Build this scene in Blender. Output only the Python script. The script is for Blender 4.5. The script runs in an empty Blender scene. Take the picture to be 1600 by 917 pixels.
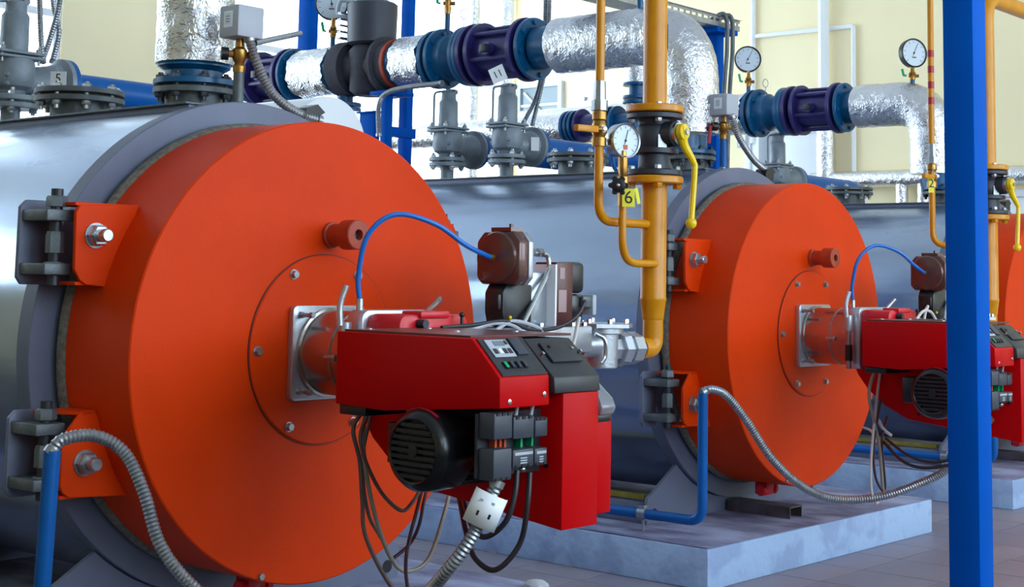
import bpy, bmesh, math, random
from mathutils import Vector, Matrix, Quaternion
random.seed(7)
PI = math.pi
scene = bpy.context.scene
COL = scene.collection

# ------------------------------------------------------------------ camera, sky, exposure
CAM = Vector((-3.1203, -3.4541, 1.2324))
YAW, PITCH, ROLL, FPX, CY = math.radians(49.1417), math.radians(6.1218), math.radians(1.104), 2319.64, 186.6
cd = Vector((math.sin(YAW)*math.cos(PITCH), math.cos(YAW)*math.cos(PITCH), math.sin(PITCH)))
_r = Vector((math.cos(YAW), -math.sin(YAW), 0)); _u = _r.cross(cd)
cr = _r*math.cos(ROLL) + _u*math.sin(ROLL); cu = -_r*math.sin(ROLL) + _u*math.cos(ROLL)
cam_data = bpy.data.cameras.new('camera'); cam = bpy.data.objects.new('camera', cam_data); COL.objects.link(cam)
cam_data.sensor_width = 36.0; cam_data.lens = FPX/1600*36.0
cam_data.shift_y = -(458.5-CY)/1600.0
cam_data.clip_start = 0.05; cam_data.clip_end = 200
cam.matrix_world = Matrix((( cr.x, cu.x, -cd.x, CAM.x), (cr.y, cu.y, -cd.y, CAM.y), (cr.z, cu.z, -cd.z, CAM.z), (0,0,0,1)))
scene.camera = cam

world = bpy.data.worlds.new('world'); scene.world = world; world.use_nodes = True
bg = world.node_tree.nodes['Background']
bg.inputs['Color'].default_value = (0.70, 0.85, 1.0, 1); bg.inputs['Strength'].default_value = 8.0
scene.view_settings.view_transform = 'Standard'; scene.view_settings.look = 'None'
scene.view_settings.exposure = 0.0; scene.view_settings.gamma = 1.0
scene.view_settings.use_curve_mapping = False

def portal(loc, rot, sx, sy):
    l = bpy.data.lights.new('window_portal', 'AREA'); l.shape = 'RECTANGLE'; l.size = sx; l.size_y = sy
    l.energy = 1.0; l.cycles.is_portal = True
    o = bpy.data.objects.new('window_portal', l); o.location = loc; o.rotation_euler = rot; COL.objects.link(o)

def at(px, py, ax, val):
    """point of the room seen at a picture position, on the plane x, y or z = val"""
    w = cr*((px-800)/FPX) - cu*((py-CY)/FPX) + cd
    i = 'xyz'.index(ax); t = (val-CAM[i])/w[i]
    return CAM + w*t

# ------------------------------------------------------------------ materials
def lin(c):
    return tuple(((v/255)/12.92 if v/255 <= 0.04045 else ((v/255+0.055)/1.055)**2.4) for v in c)
MATS = {}
def mat(name, rgb, rough=0.5, metal=0.0, var=0.0, vscale=6.0, bump=0.0, bscale=40.0, bdetail=3.0, spec=0.5, coat=0.0,
        stretch=None, trans=0.0, rvar=0.0, var_rgb=None, emit=0.0):
    m = bpy.data.materials.new(name); m.use_nodes = True
    nt = m.node_tree; b = nt.nodes['Principled BSDF']
    c = lin(rgb)
    b.inputs['Base Color'].default_value = (*c, 1); b.inputs['Roughness'].default_value = rough
    b.inputs['Metallic'].default_value = metal; b.inputs['Specular IOR Level'].default_value = spec
    b.inputs['Coat Weight'].default_value = coat; b.inputs['Transmission Weight'].default_value = trans
    if emit:
        b.inputs['Emission Color'].default_value = (*c, 1); b.inputs['Emission Strength'].default_value = emit
    tc = nt.nodes.new('ShaderNodeTexCoord'); src = tc.outputs['Object']
    if stretch:
        mp = nt.nodes.new('ShaderNodeMapping'); mp.inputs['Scale'].default_value = stretch
        nt.links.new(src, mp.inputs['Vector']); src = mp.outputs['Vector']
    if var or rvar:
        n = nt.nodes.new('ShaderNodeTexNoise'); n.inputs['Scale'].default_value = vscale; n.inputs['Detail'].default_value = 5
        nt.links.new(src, n.inputs['Vector'])
        if var:
            r = nt.nodes.new('ShaderNodeValToRGB')
            d = lin(var_rgb) if var_rgb else tuple(v*(1-var) for v in c)
            r.color_ramp.elements[0].position = 0.38; r.color_ramp.elements[1].position = 0.62
            r.color_ramp.elements[0].color = (*d, 1); r.color_ramp.elements[1].color = (*c, 1)
            nt.links.new(n.outputs['Fac'], r.inputs['Fac']); nt.links.new(r.outputs['Color'], b.inputs['Base Color'])
        if rvar:
            mr = nt.nodes.new('ShaderNodeMapRange'); mr.inputs['To Min'].default_value = max(0.02, rough-rvar); mr.inputs['To Max'].default_value = rough+rvar
            nt.links.new(n.outputs['Fac'], mr.inputs['Value']); nt.links.new(mr.outputs['Result'], b.inputs['Roughness'])
    if bump:
        n2 = nt.nodes.new('ShaderNodeTexNoise'); n2.inputs['Scale'].default_value = bscale; n2.inputs['Detail'].default_value = bdetail
        nt.links.new(src, n2.inputs['Vector'])
        bp = nt.nodes.new('ShaderNodeBump'); bp.inputs['Strength'].default_value = bump; bp.inputs['Distance'].default_value = 0.01
        nt.links.new(n2.outputs['Fac'], bp.inputs['Height']); nt.links.new(bp.outputs['Normal'], b.inputs['Normal'])
    MATS[name] = m
    return m

M_ORANGE = mat('orange_paint', (226, 60, 0), 0.48, spec=0.14, var=0.10, vscale=3.0, bump=0.05, bscale=120)
M_GROOVE = mat('dark_red_sealant', (96, 34, 22), 0.6)
M_ORANGE_D = mat('orange_paint_aged', (176, 62, 34), 0.45, var=0.2, vscale=14, bump=0.1, bscale=90)
M_CLAD = mat('galvanised_cladding', (172, 186, 208), 0.25, 0.9, var=0.10, vscale=2.5, bump=0.5, bscale=4.0, bdetail=2.5, stretch=(1.6, 0.35, 1.6), rvar=0.07)
M_FLANGE = mat('grey_blue_paint', (108, 114, 136), 0.5, 0.1, var=0.12, vscale=5, bump=0.05, bscale=70)
M_IRON = mat('grey_cast_iron', (104, 110, 114), 0.5, 0.35, var=0.25, vscale=18, bump=0.15, bscale=80)
M_IRONL = mat('light_grey_cast_iron', (138, 148, 158), 0.48, 0.25, var=0.18, vscale=14, bump=0.2, bscale=60)
M_DARK = mat('dark_iron', (58, 60, 68), 0.45, 0.4, var=0.2, vscale=20)
M_STEEL = mat('bright_steel', (196, 200, 204), 0.25, 0.95, var=0.15, vscale=30)
M_ZINC = mat('zinc_steel', (172, 175, 180), 0.38, 0.85, var=0.2, vscale=25)
M_ALU = mat('cast_aluminium', (188, 192, 200), 0.35, 0.8, bump=0.08, bscale=90)
M_TUBE = mat('burner_tube_metal', (188, 176, 170), 0.24, 0.95, var=0.2, vscale=7)  # aluminium, with the orange door's reflection put into its warm tint
M_ROPE = mat('insulation_rope', (132, 126, 116), 0.95, var=0.35, vscale=60, bump=0.8, bscale=220)
M_RED = mat('red_enamel', (194, 0, 6), 0.42, spec=0.12)
M_REDL = mat('red_casting', (206, 14, 34), 0.35, bump=0.05, bscale=60)
M_BLACK = mat('black_plastic', (26, 27, 30), 0.38)
M_BLACKG = mat('black_gloss', (20, 21, 24), 0.25)
M_CHAR = mat('charcoal_plastic', (58, 62, 74), 0.45, bump=0.03, bscale=200)
M_PANEL = mat('control_panel_grey', (46, 46, 50), 0.42)
M_BLUE = mat('blue_paint', (0, 86, 184), 0.55, var=0.08, vscale=4, bump=0.04, bscale=60, spec=0.04)
M_BLUEP = mat('blue_pipe_paint', (2, 90, 166), 0.38, spec=0.3, var=0.12, vscale=8, bump=0.05, bscale=60)
M_TEAL = mat('teal_blue_enamel', (0, 88, 136), 0.33, var=0.18, vscale=14, bump=0.05, bscale=60)
M_PURPLE = mat('purple_enamel', (50, 42, 108), 0.33, var=0.15, vscale=12)
M_RUBBER = mat('black_rubber', (22, 20, 20), 0.6)
M_INSUL = mat('dark_pump_insulation', (62, 60, 72), 0.75, var=0.25, vscale=20, bump=0.3, bscale=120)
M_YEL = mat('gas_yellow_paint', (214, 138, 4), 0.3, var=0.12, vscale=10, spec=0.4)
M_YELB = mat('bright_yellow_handle', (246, 204, 8), 0.32, var=0.06, vscale=20)
M_TAGY = mat('yellow_tag', (240, 226, 30), 0.5)
M_WHITE = mat('white_plastic', (240, 242, 246), 0.4)
M_GREYP = mat('grey_plastic_box', (176, 180, 190), 0.45)
M_LCD = mat('lcd_grey', (120, 132, 136), 0.25)
M_GREEN = mat('green_plastic', (10, 170, 110), 0.3)
M_ORPL = mat('orange_plug', (196, 74, 40), 0.4)
M_BRASS = mat('brass', (186, 138, 70), 0.33, 0.85, var=0.3, vscale=40)
M_REDH = mat('red_lever', (176, 24, 44), 0.4)
M_DIAL = mat('dial_white', (214, 224, 236), 0.35)
M_INK = mat('black_ink', (16, 16, 20), 0.5)
M_HOSE = mat('blue_hose', (16, 106, 196), 0.35)
M_CABG = mat('grey_cable', (150, 140, 130), 0.5)
M_CABM = mat('brown_grey_cable', (108, 88, 82), 0.5)
M_CABD = mat('dark_cable', (44, 38, 44), 0.45)
M_CABW = mat('white_cable', (206, 198, 194), 0.45)
M_CABP = mat('plum_cable', (74, 42, 54), 0.45)
M_WALL = mat('cream_yellow_wall', (255, 238, 196), 0.85, var=0.03, vscale=1.5)
M_CEIL = mat('white_ceiling', (236, 238, 240), 0.9)
M_FRAME = mat('white_window_frame', (236, 238, 244), 0.4)
M_GROUT = mat('floor_grout', (66, 60, 66), 0.9, var=0.2, vscale=10)
M_TILE = mat('floor_tile', (140, 133, 147), 0.42, var=0.14, vscale=2.2, bump=0.05, bscale=30, rvar=0.1)
M_TILE2 = mat('floor_tile_warm', (146, 136, 146), 0.45, var=0.16, vscale=3.1, bump=0.05, bscale=30, rvar=0.1)
M_PADTOP = mat('concrete_pad', (166, 170, 200), 0.7, var=0.5, vscale=5.5, bump=0.6, bscale=26, bdetail=6, var_rgb=(108, 104, 134), stretch=(1, 0.6, 1))
M_CHIP = mat('pale_plaster', (198, 200, 206), 0.8, var=0.2, vscale=12, bump=0.4, bscale=30)
M_MORTAR = mat('grey_mortar', (132, 128, 136), 0.9, var=0.3, vscale=20)
M_WOOD = mat('brown_wood', (150, 92, 44), 0.5, var=0.3, vscale=12)
M_CABY = mat('pale_yellow_bar', (150, 132, 40), 0.5, var=0.3, vscale=16)
M_STAIN = mat('channel_steel', (104, 98, 108), 0.5, 0.4, var=0.4, vscale=14, var_rgb=(84, 70, 66))
M_BROWN = mat('brown_gloss_cover', (96, 62, 58), 0.22, 0.25, coat=0.3)
M_BROWNL = mat('actuator_maroon', (92, 42, 40), 0.35)
M_LABEL = mat('pale_label', (170, 140, 140), 0.5)
M_CLEARP = mat('smoky_clear_plastic', (176, 186, 196), 0.15, trans=0.6)

def foil_material():
    m = bpy.data.materials.new('aluminium_foil_wrap'); m.use_nodes = True; nt = m.node_tree; b = nt.nodes['Principled BSDF']
    b.inputs['Base Color'].default_value = (0.80, 0.80, 0.83, 1); b.inputs['Metallic'].default_value = 1.0; b.inputs['Roughness'].default_value = 0.24
    tc = nt.nodes.new('ShaderNodeTexCoord')
    v = nt.nodes.new('ShaderNodeTexVoronoi'); v.feature = 'DISTANCE_TO_EDGE'; v.inputs['Scale'].default_value = 26
    n = nt.nodes.new('ShaderNodeTexNoise'); n.inputs['Scale'].default_value = 17; n.inputs['Detail'].default_value = 5; n.inputs['Distortion'].default_value = 1.2
    nt.links.new(tc.outputs['Object'], n.inputs['Vector'])
    mx = nt.nodes.new('ShaderNodeVectorMath'); mx.operation = 'MULTIPLY_ADD'; mx.inputs[1].default_value = (0.12, 0.12, 0.12)
    nt.links.new(n.outputs['Color'], mx.inputs[0]); nt.links.new(tc.outputs['Object'], mx.inputs[2]); nt.links.new(mx.outputs['Vector'], v.inputs['Vector'])
    a = nt.nodes.new('ShaderNodeMath'); a.operation = 'ADD'
    nt.links.new(v.outputs['Distance'], a.inputs[0]); nt.links.new(n.outputs['Fac'], a.inputs[1])
    bp = nt.nodes.new('ShaderNodeBump'); bp.inputs['Strength'].default_value = 0.5; bp.inputs['Distance'].default_value = 0.012
    nt.links.new(a.outputs['Value'], bp.inputs['Height']); nt.links.new(bp.outputs['Normal'], b.inputs['Normal'])
    return m
M_FOIL = foil_material()

def glass_material():
    m = bpy.data.materials.new('window_glass'); m.use_nodes = True; nt = m.node_tree
    for n in list(nt.nodes):
        if n.type != 'OUTPUT_MATERIAL': nt.nodes.remove(n)
    out = nt.nodes['Material Output']
    t = nt.nodes.new('ShaderNodeBsdfTransparent'); g = nt.nodes.new('ShaderNodeBsdfGlossy'); g.inputs['Roughness'].default_value = 0.02
    t.inputs['Color'].default_value = (0.96, 0.98, 0.98, 1)
    mx = nt.nodes.new('ShaderNodeMixShader')
    mx.inputs['Fac'].default_value = 0.05; nt.links.new(t.outputs['BSDF'], mx.inputs[1]); nt.links.new(g.outputs['BSDF'], mx.inputs[2])
    nt.links.new(mx.outputs['Shader'], out.inputs['Surface'])
    return m
M_GLASS = glass_material()

def pad_side_material():
    """bluish-white lime paint worn into blotches over grey concrete"""
    m = bpy.data.materials.new('blotched_limewash'); m.use_nodes = True; nt = m.node_tree; b = nt.nodes['Principled BSDF']
    b.inputs['Roughness'].default_value = 0.75
    tc = nt.nodes.new('ShaderNodeTexCoord')
    n = nt.nodes.new('ShaderNodeTexNoise'); n.inputs['Scale'].default_value = 6; n.inputs['Detail'].default_value = 3; n.inputs['Distortion'].default_value = 0.3
    nt.links.new(tc.outputs['Object'], n.inputs['Vector'])
    r = nt.nodes.new('ShaderNodeValToRGB'); e = r.color_ramp.elements
    e[0].position = 0.40; e[0].color = (*lin((146, 166, 202)), 1); e[1].position = 0.52; e[1].color = (*lin((162, 186, 220)), 1)
    k = e.new(0.46); k.color = (*lin((155, 176, 212)), 1)
    nt.links.new(n.outputs['Fac'], r.inputs['Fac']); nt.links.new(r.outputs['Color'], b.inputs['Base Color'])
    n2 = nt.nodes.new('ShaderNodeTexNoise'); n2.inputs['Scale'].default_value = 30; n2.inputs['Detail'].default_value = 6
    nt.links.new(tc.outputs['Object'], n2.inputs['Vector'])
    bp = nt.nodes.new('ShaderNodeBump'); bp.inputs['Strength'].default_value = 0.4; bp.inputs['Distance'].default_value = 0.01
    nt.links.new(n2.outputs['Fac'], bp.inputs['Height']); nt.links.new(bp.outputs['Normal'], b.inputs['Normal'])
    return m
M_PADSIDE = pad_side_material()

# ------------------------------------------------------------------ mesh helpers
def V(*a): return Vector(a)
def frame_of(d):
    d = Vector(d).normalized()
    a = Vector((0,0,1)) if abs(d.z) < 0.9 else Vector((1,0,0))
    x = a.cross(d).normalized(); y = d.cross(x)
    return x, y, d
def catmull(pts, n=8):
    pts = [Vector(p) for p in pts]
    P = [pts[0]*2-pts[1]] + pts + [pts[-1]*2-pts[-2]]
    out = []
    for i in range(1, len(P)-2):
        a, b, c, d = P[i-1], P[i], P[i+1], P[i+2]
        for k in range(n):
            t = k/n
            out.append(0.5*((2*b) + (c-a)*t + (2*a-5*b+4*c-d)*t*t + (3*b-a-3*c+d)*t**3))
    out.append(P[-2]); return out
def resample(pts, step):
    out = [pts[0].copy()]; acc = 0.0
    for a, b in zip(pts, pts[1:]):
        L = (b-a).length
        if L < 1e-9: continue
        s = step-acc
        while s <= L:
            out.append(a+(b-a)*(s/L)); s += step
        acc = (acc+L) % step
    return out
def arc_path(pts, rad, n=8):
    """polyline with its inner corners rounded"""
    pts = [Vector(p) for p in pts]; out = [pts[0]]
    for a, b, c in zip(pts, pts[1:], pts[2:]):
        u = (a-b).normalized(); w = (c-b).normalized(); half = u.angle(w)/2
        L = min(rad/math.tan(half), (a-b).length*0.49+1e-6, (c-b).length*0.49+1e-6)
        p0 = b+u*L; p1 = b+w*L
        for k in range(n+1):
            t = k/n; out.append(p0*(1-t)**2 + b*(2*t*(1-t)) + p1*t*t)
    out.append(pts[-1]); return out

class MB:
    def __init__(self): self.v = []; self.f = []
    def add(self, vs, fs):
        o = len(self.v); self.v += [Vector(p) for p in vs]; self.f += [tuple(i+o for i in f) for f in fs]; return self
    def box(self, x0, x1, y0, y1, z0, z1):
        vs = [(x,y,z) for z in (z0,z1) for y in (y0,y1) for x in (x0,x1)]
        return self.add(vs, [(0,2,3,1),(4,5,7,6),(0,1,5,4),(2,6,7,3),(0,4,6,2),(1,3,7,5)])
    def obox(self, c, ex, ey, ez):
        c, ex, ey, ez = map(Vector, (c, ex, ey, ez))
        vs = [c+ex*a+ey*b+ez*d for d in (-1,1) for b in (-1,1) for a in (-1,1)]
        return self.add(vs, [(0,2,3,1),(4,5,7,6),(0,1,5,4),(2,6,7,3),(0,4,6,2),(1,3,7,5)])
    def lathe(self, p0, d, prof, n=32, closed=False):
        x, y, z = frame_of(d); p0 = Vector(p0); vs = []; fs = []; rings = []
        for t, r in prof:
            if r < 1e-6: rings.append([len(vs)]); vs.append(p0+z*t)
            else:
                rings.append(list(range(len(vs), len(vs)+n)))
                vs += [p0+z*t+x*(r*math.cos(2*PI*k/n))+y*(r*math.sin(2*PI*k/n)) for k in range(n)]
        pairs = list(zip(rings, rings[1:]))
        if closed: pairs.append((rings[-1], rings[0]))
        for a, b in pairs:
            for k in range(n):
                k2 = (k+1) % n
                if len(a) == 1 and len(b) == 1: continue
                if len(a) == 1: fs.append((a[0], b[k2], b[k]))
                elif len(b) == 1: fs.append((a[k], a[k2], b[0]))
                else: fs.append((a[k], a[k2], b[k2], b[k]))
        return self.add(vs, fs)
    def cyl(self, p0, p1, r, r1=None, n=24, ch=0.0):
        p0 = Vector(p0); d = Vector(p1)-p0; L = d.length; r1 = r if r1 is None else r1
        if ch: prof = [(0,0),(0,r-ch),(ch,r),(L-ch,r1),(L,r1-ch),(L,0)]
        else: prof = [(0,0),(0,r),(L,r1),(L,0)]
        return self.lathe(p0, d, prof, n)
    def ring(self, c, d, ri, ro, t, n=48, ch=0.0):
        if ch: prof = [(0,ri),(0,ro-ch),(ch,ro),(t-ch,ro),(t,ro-ch),(t,ri)]
        else: prof = [(0,ri),(0,ro),(t,ro),(t,ri)]
        return self.lathe(c, d, prof, n, closed=True)
    def tube(self, path, r, n=10, radii=None):
        path = [Vector(p) for p in path]
        keep = [path[0]]
        for p in path[1:]:
            if (p-keep[-1]).length > 1e-5: keep.append(p)
        path = keep; m = len(path)
        tang = [(path[min(i+1,m-1)]-path[max(i-1,0)]).normalized() for i in range(m)]
        x, y, z = frame_of(tang[0]); vs = []; fs = []
        for i in range(m):
            if i:
                q = tang[i-1].rotation_difference(tang[i]); x = q @ x; y = q @ y
            rr = radii[i] if radii else r
            vs += [path[i]+x*(rr*math.cos(2*PI*k/n))+y*(rr*math.sin(2*PI*k/n)) for k in range(n)]
        for i in range(m-1):
            for k in range(n):
                k2 = (k+1) % n; fs.append((i*n+k, i*n+k2, (i+1)*n+k2, (i+1)*n+k))
        fs.append(tuple(range(n-1, -1, -1))); fs.append(tuple((m-1)*n+k for k in range(n)))
        return self.add(vs, fs)
    def prism(self, poly, axis, a0, a1):
        """poly of 2-D points: axis x -> (y,z), y -> (x,z), z -> (x,y)"""
        def mk(p, a):
            return (a,p[0],p[1]) if axis == 'x' else (p[0],a,p[1]) if axis == 'y' else (p[0],p[1],a)
        n = len(poly); vs = [mk(p,a0) for p in poly]+[mk(p,a1) for p in poly]
        fs = [tuple(range(n-1,-1,-1)), tuple(range(n,2*n))]+[(k,(k+1)%n,n+(k+1)%n,n+k) for k in range(n)]
        return self.add(vs, fs)
    def hexa(self, p, d, r, h, n=6, ch=True):
        p = Vector(p); return self.lathe(p, d, [(0,0),(0,r),(h*0.8,r),(h,r*0.86),(h,0)] if ch else [(0,0),(0,r),(h,r),(h,0)], n)
    def sphere(self, c, r, n=16):
        prof = [(-r*math.cos(PI*k/8), r*math.sin(PI*k/8)) for k in range(9)]
        prof[0] = (-r,0); prof[-1] = (r,0)
        return self.lathe(c, (0,0,1), prof, n)
    def build(self, name, material, parent=None, bevel=0.0, smooth=True, seg=2, angle=35):
        off = Vector((0,0,0)); p = parent
        while p is not None: off += Vector(p.location); p = p.parent
        me = bpy.data.meshes.new(name)
        me.from_pydata([v-off for v in self.v], [], self.f); me.validate()
        bm = bmesh.new(); bm.from_mesh(me); bmesh.ops.recalc_face_normals(bm, faces=bm.faces)
        if bevel:
            es = [e for e in bm.edges if len(e.link_faces) == 2 and e.calc_face_angle(0) > math.radians(30)]
            bmesh.ops.bevel(bm, geom=es, offset=bevel, segments=seg, profile=0.5, affect='EDGES', clamp_overlap=True)
        if smooth:
            for f in bm.faces: f.smooth = True
            for e in bm.edges:
                if len(e.link_faces) == 2 and e.calc_face_angle(0) > math.radians(angle): e.smooth = False
        bm.to_mesh(me); bm.free()
        me.materials.append(material)
        o = bpy.data.objects.new(name, me); COL.objects.link(o); o.parent = parent
        return o

def tag(o, label, cat, group=None, kind=None):
    if label: o['label'] = label
    if cat: o['category'] = cat
    if group: o['group'] = group
    if kind: o['kind'] = kind
    return o
def thing(name, label, cat, loc, group=None):
    o = bpy.data.objects.new(name, None); COL.objects.link(o); o.location = loc; o.empty_display_size = 0.1
    return tag(o, label, cat, group)
def struct(o): o['kind'] = 'structure'; return o
def copy_tree(o, parent=None):
    c = o.copy(); COL.objects.link(c); c.parent = parent
    for ch in list(o.children): copy_tree(ch, c)
    return c
def dup(root, off, label, group=None):
    c = copy_tree(root); c.location = Vector(root.location)+Vector(off); c['label'] = label
    if group: c['group'] = group
    return c
def single(mb, name, label, cat, material, group=None, loc=None, **kw):
    """a thing that is one mesh, its origin at loc"""
    e = None
    if loc is not None:
        lv = Vector(loc); mb.v = [v-lv for v in mb.v]
    o = mb.build(name, material, None, **kw)
    if loc is not None: o.location = loc
    return tag(o, label, cat, group)
def text(name, body, size, loc, right, up, material, parent, ext=0.0006):
    cu_ = bpy.data.curves.new(name, 'FONT'); cu_.body = body; cu_.size = size; cu_.align_x = 'CENTER'; cu_.align_y = 'CENTER'; cu_.extrude = ext
    tmp = bpy.data.objects.new(name, cu_); COL.objects.link(tmp)
    bpy.context.view_layer.update()
    me = bpy.data.meshes.new_from_object(tmp.evaluated_get(bpy.context.evaluated_depsgraph_get()))
    bpy.data.objects.remove(tmp); me.name = name; me.materials.clear(); me.materials.append(material)
    o = bpy.data.objects.new(name, me); COL.objects.link(o)
    off = Vector((0,0,0)); p = parent
    while p is not None: off += Vector(p.location); p = p.parent
    x = Vector(right).normalized(); y = Vector(up).normalized(); z = x.cross(y).normalized(); y = z.cross(x)
    q = Matrix((x,y,z)).transposed().to_quaternion()
    o.rotation_mode = 'QUATERNION'; o.rotation_quaternion = q; o.location = Vector(loc)-off; o.parent = parent
    return o

# ------------------------------------------------------------------ the room
X0, X1, Y0, Y1, H = -9.0, 9.0, -6.5, 7.0, 4.8
PADZ, ZA = 0.168, 1.006
fl = struct(MB().box(X0, X1, Y0, Y1, -0.12, -0.002).build('floor', M_GROUT, smooth=False))
def tile_mesh(m):
    b = MB().box(-0.1772, 0.1772, -0.1772, 0.1772, -0.002, 0.0).build('floor_tile', m, bevel=0.0006, seg=1)
    me = b.data; bpy.data.objects.remove(b); return me
TM = [tile_mesh(M_TILE), tile_mesh(M_TILE2)]
PADS = [(-1.025, 1.025, -0.12, 2.80), (2.049, 4.100, -0.069, 2.82), (5.15, 7.20, -0.06, 2.9)]
nt_ = 0
for i in range(-3, 17):
    for j in range(-6, 9):
        cx, cy = 2.21+0.36*i-0.18, -0.29+0.36*j+0.18
        if cx < 0.7 or cx > 8.6 or cy < -2.2 or cy > 2.6: continue
        if any(a-0.2 < cx-0.0 < b+0.2 and c-0.2 < cy < d for a, b, c, d in PADS) and any(a+0.17 < cx < b-0.17 and c+0.17 < cy for a, b, c, d in PADS): continue
        if nt_ >= 295: continue
        o = bpy.data.objects.new('tile', random.choice(TM)); COL.objects.link(o); o.parent = fl
        o.location = (cx, cy, 0.0); o.rotation_euler = (random.uniform(-.0015,.0015), random.uniform(-.0015,.0015), 0); nt_ += 1
struct(MB().box(X0, X1, Y0, Y1, H, H+0.1).build('ceiling', M_CEIL, smooth=False))
struct(MB().box(X1, X1+0.15, Y0, Y1+0.15, -0.1, H).build('wall_right', M_WALL, smooth=False))
def wall_with_windows(name, y0, y1, wins, z1):
    m = MB(); xs = [X0-0.15]+[v for w in wins for v in w[:2]]+[X1+(0.15 if y0 < 0 else 0)]
    for a, b in zip(xs[0::2], xs[1::2]): m.box(a, b, y0, y1, -0.1, H)
    for a, b, z0 in wins:
        m.box(a, b, y0, y1, -0.1, z0); m.box(a, b, y0, y1, z1, H)
    return struct(m.build(name, M_WALL, smooth=False))
BW = [(-4.6, -0.5, 2.9), (0.3, 3.42, 0.9), (4.55, 8.86, 0.9)]  # first opening added unseen and high, to brighten the nearest boiler's cladding
FW = [(-4.4, -2.6, 2.4), (-1.8, 3.4, 1.3), (3.9, 8.6, 1.3)]  # first opening added out of view to brighten the left-facing drum sides
WZ1 = 4.4
wall_with_windows('wall_back', Y1, Y1+0.15, BW, WZ1)
wall_with_windows('wall_front', Y0-0.15, Y0, FW, WZ1)
struct(MB().box(X0-.15, X0, Y0, Y1, -.1, H).build('wall_left', M_WALL, smooth=False))
k = 0
for wins, y, s in ((BW, Y1+0.05, -1), (FW, Y0-0.05, 1)):
    for a, b, WZ0 in wins:
        k += 1
        w = bpy.data.objects.new('window_%d' % k, None); COL.objects.link(w); w.location = ((a+b)/2, y, WZ0); struct(w)
        f = MB(); t = 0.06
        f.box(a, b, y-.03, y+.03, WZ0, WZ0+t); f.box(a, b, y-.03, y+.03, WZ1-t, WZ1)
        f.box(a, a+t, y-.03, y+.03, WZ0+t, WZ1-t); f.box(b-t, b, y-.03, y+.03, WZ0+t, WZ1-t)
        f.build('window_frame', M_FRAME, w, smooth=False)
        n = 3
        for q in range(1, n):
            xm = a+(b-a)*q/n
            MB().box(xm-.035, xm+.035, y-.03, y+.03, WZ0+t, WZ1-t).build('mullion', M_FRAME, w, smooth=False)
        for q in range(n):
            xa, xb = a+(b-a)*q/n+.04, a+(b-a)*(q+1)/n-.04
            MB().box(xa, xb, y-.02, y+.02, 3.25, 3.31).build('transom_bar', M_FRAME, w, smooth=False)
            MB().box(xa, xb, y-.004, y+.004, WZ0+t, 3.25).build('pane', M_GLASS, w, smooth=False)
            MB().box(xa, xb, y-.004, y+.004, 3.31, WZ1-t).build('pane', M_GLASS, w, smooth=False)
        MB().box(a-.05, b+.05, y-.05+(-.12 if s < 0 else 0), y+.05+(.12 if s > 0 else 0), WZ0-.03, WZ0).build('window_sill', M_FRAME, w, smooth=False)
        portal(((a+b)/2, y+s*.12, (WZ0+WZ1)/2), (PI/2 if s > 0 else -PI/2, 0, 0), b-a, WZ1-WZ0)

# doors and lights of the right-hand wall
def wall_door(n, ya, yb, z0, z1, m):
    d = bpy.data.objects.new('door_%d' % n, None); COL.objects.link(d); d.location = (X1, (ya+yb)/2, z0); struct(d)
    MB().box(X1-.03, X1, ya, yb, z0, z1).build('door_leaf', m, d, bevel=.004)
    for a, b, c, e in ((ya-.06, ya, z0, z1+.06), (yb, yb+.06, z0, z1+.06), (ya, yb, z1, z1+.06)):
        MB().box(X1-.05, X1, a, b, c, e).build('door_frame', M_FRAME, d, bevel=.004)
    return d
d1 = wall_door(1, 0.86, 1.66, 0.0, 1.99, M_WHITE)
MB().box(X1-.045, X1-.03, 1.40, 1.60, 1.99, 2.05).build('door_sign', M_WOOD, d1)
MB().tube([(X1-.03,1.56,1.0),(X1-.08,1.56,1.0),(X1-.08,1.46,1.0)], .01, 8).build('door_handle', M_STEEL, d1)
d2 = wall_door(2, 3.24, 4.0, 0.0, 2.62, M_WHITE)
MB().tube([(X1-.03,3.34,1.05),(X1-.08,3.34,1.05),(X1-.08,3.46,1.05)], .01, 8).build('door_handle', M_STEEL, d2)
# tilted vent windows high in the right-hand wall by the corner
def vent_window(label, ya, yb, z0, z1, glassy):
    w = thing('vent_window', label, 'window', (X1-.02, (ya+yb)/2, z0), 'vent windows in the far corner')
    f = MB(); t = .05
    f.box(X1-.06, X1, ya, yb, z0, z0+t); f.box(X1-.06, X1, ya, yb, z1-t, z1); f.box(X1-.06, X1, ya, ya+t, z0+t, z1-t); f.box(X1-.06, X1, yb-t, yb, z0+t, z1-t)
    f.build('window_frame', M_GREYP if glassy else M_FRAME, w, smooth=False)
    if glassy:
        MB().box(X1-.03, X1-.02, ya+t, yb-t, z0+t, z1-t).build('pane', M_LCD, w, smooth=False)
        for q in (.3, .6):
            zz = z0+(z1-z0)*q
            MB().box(X1-.045, X1-.03, ya+t, yb-t, zz-.012, zz+.012).build('glazing_bar', M_FRAME, w, smooth=False)
        MB().tube([(X1-.05, yb-.1, z1-.1), (X1-.05, ya+.1, z0+.12)], .012, 6).build('stay_bar', M_FRAME, w)
    else:
        MB().obox((X1-.09, (ya+yb)/2, (z0+z1)/2), (.0, (yb-ya)/2-.02, 0), (.05, 0, (z1-z0)/2-.02), (.012, 0, .004)).build('tilted_sash', M_WHITE, w, smooth=False)
        MB().box(X1-.1, X1-.02, yb-.16, yb-.12, z1-.08, z1-.04).build('latch', M_ZINC, w)
vent_window('grey glazed vent window with a slanting stay bar, beyond the number eleven valve', 6.30, 6.92, 2.72, 3.32, True)
vent_window('white tilted vent window between the grey window and the thin yellow gas pipe', 5.30, 6.12, 2.72, 3.16, False)

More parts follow.
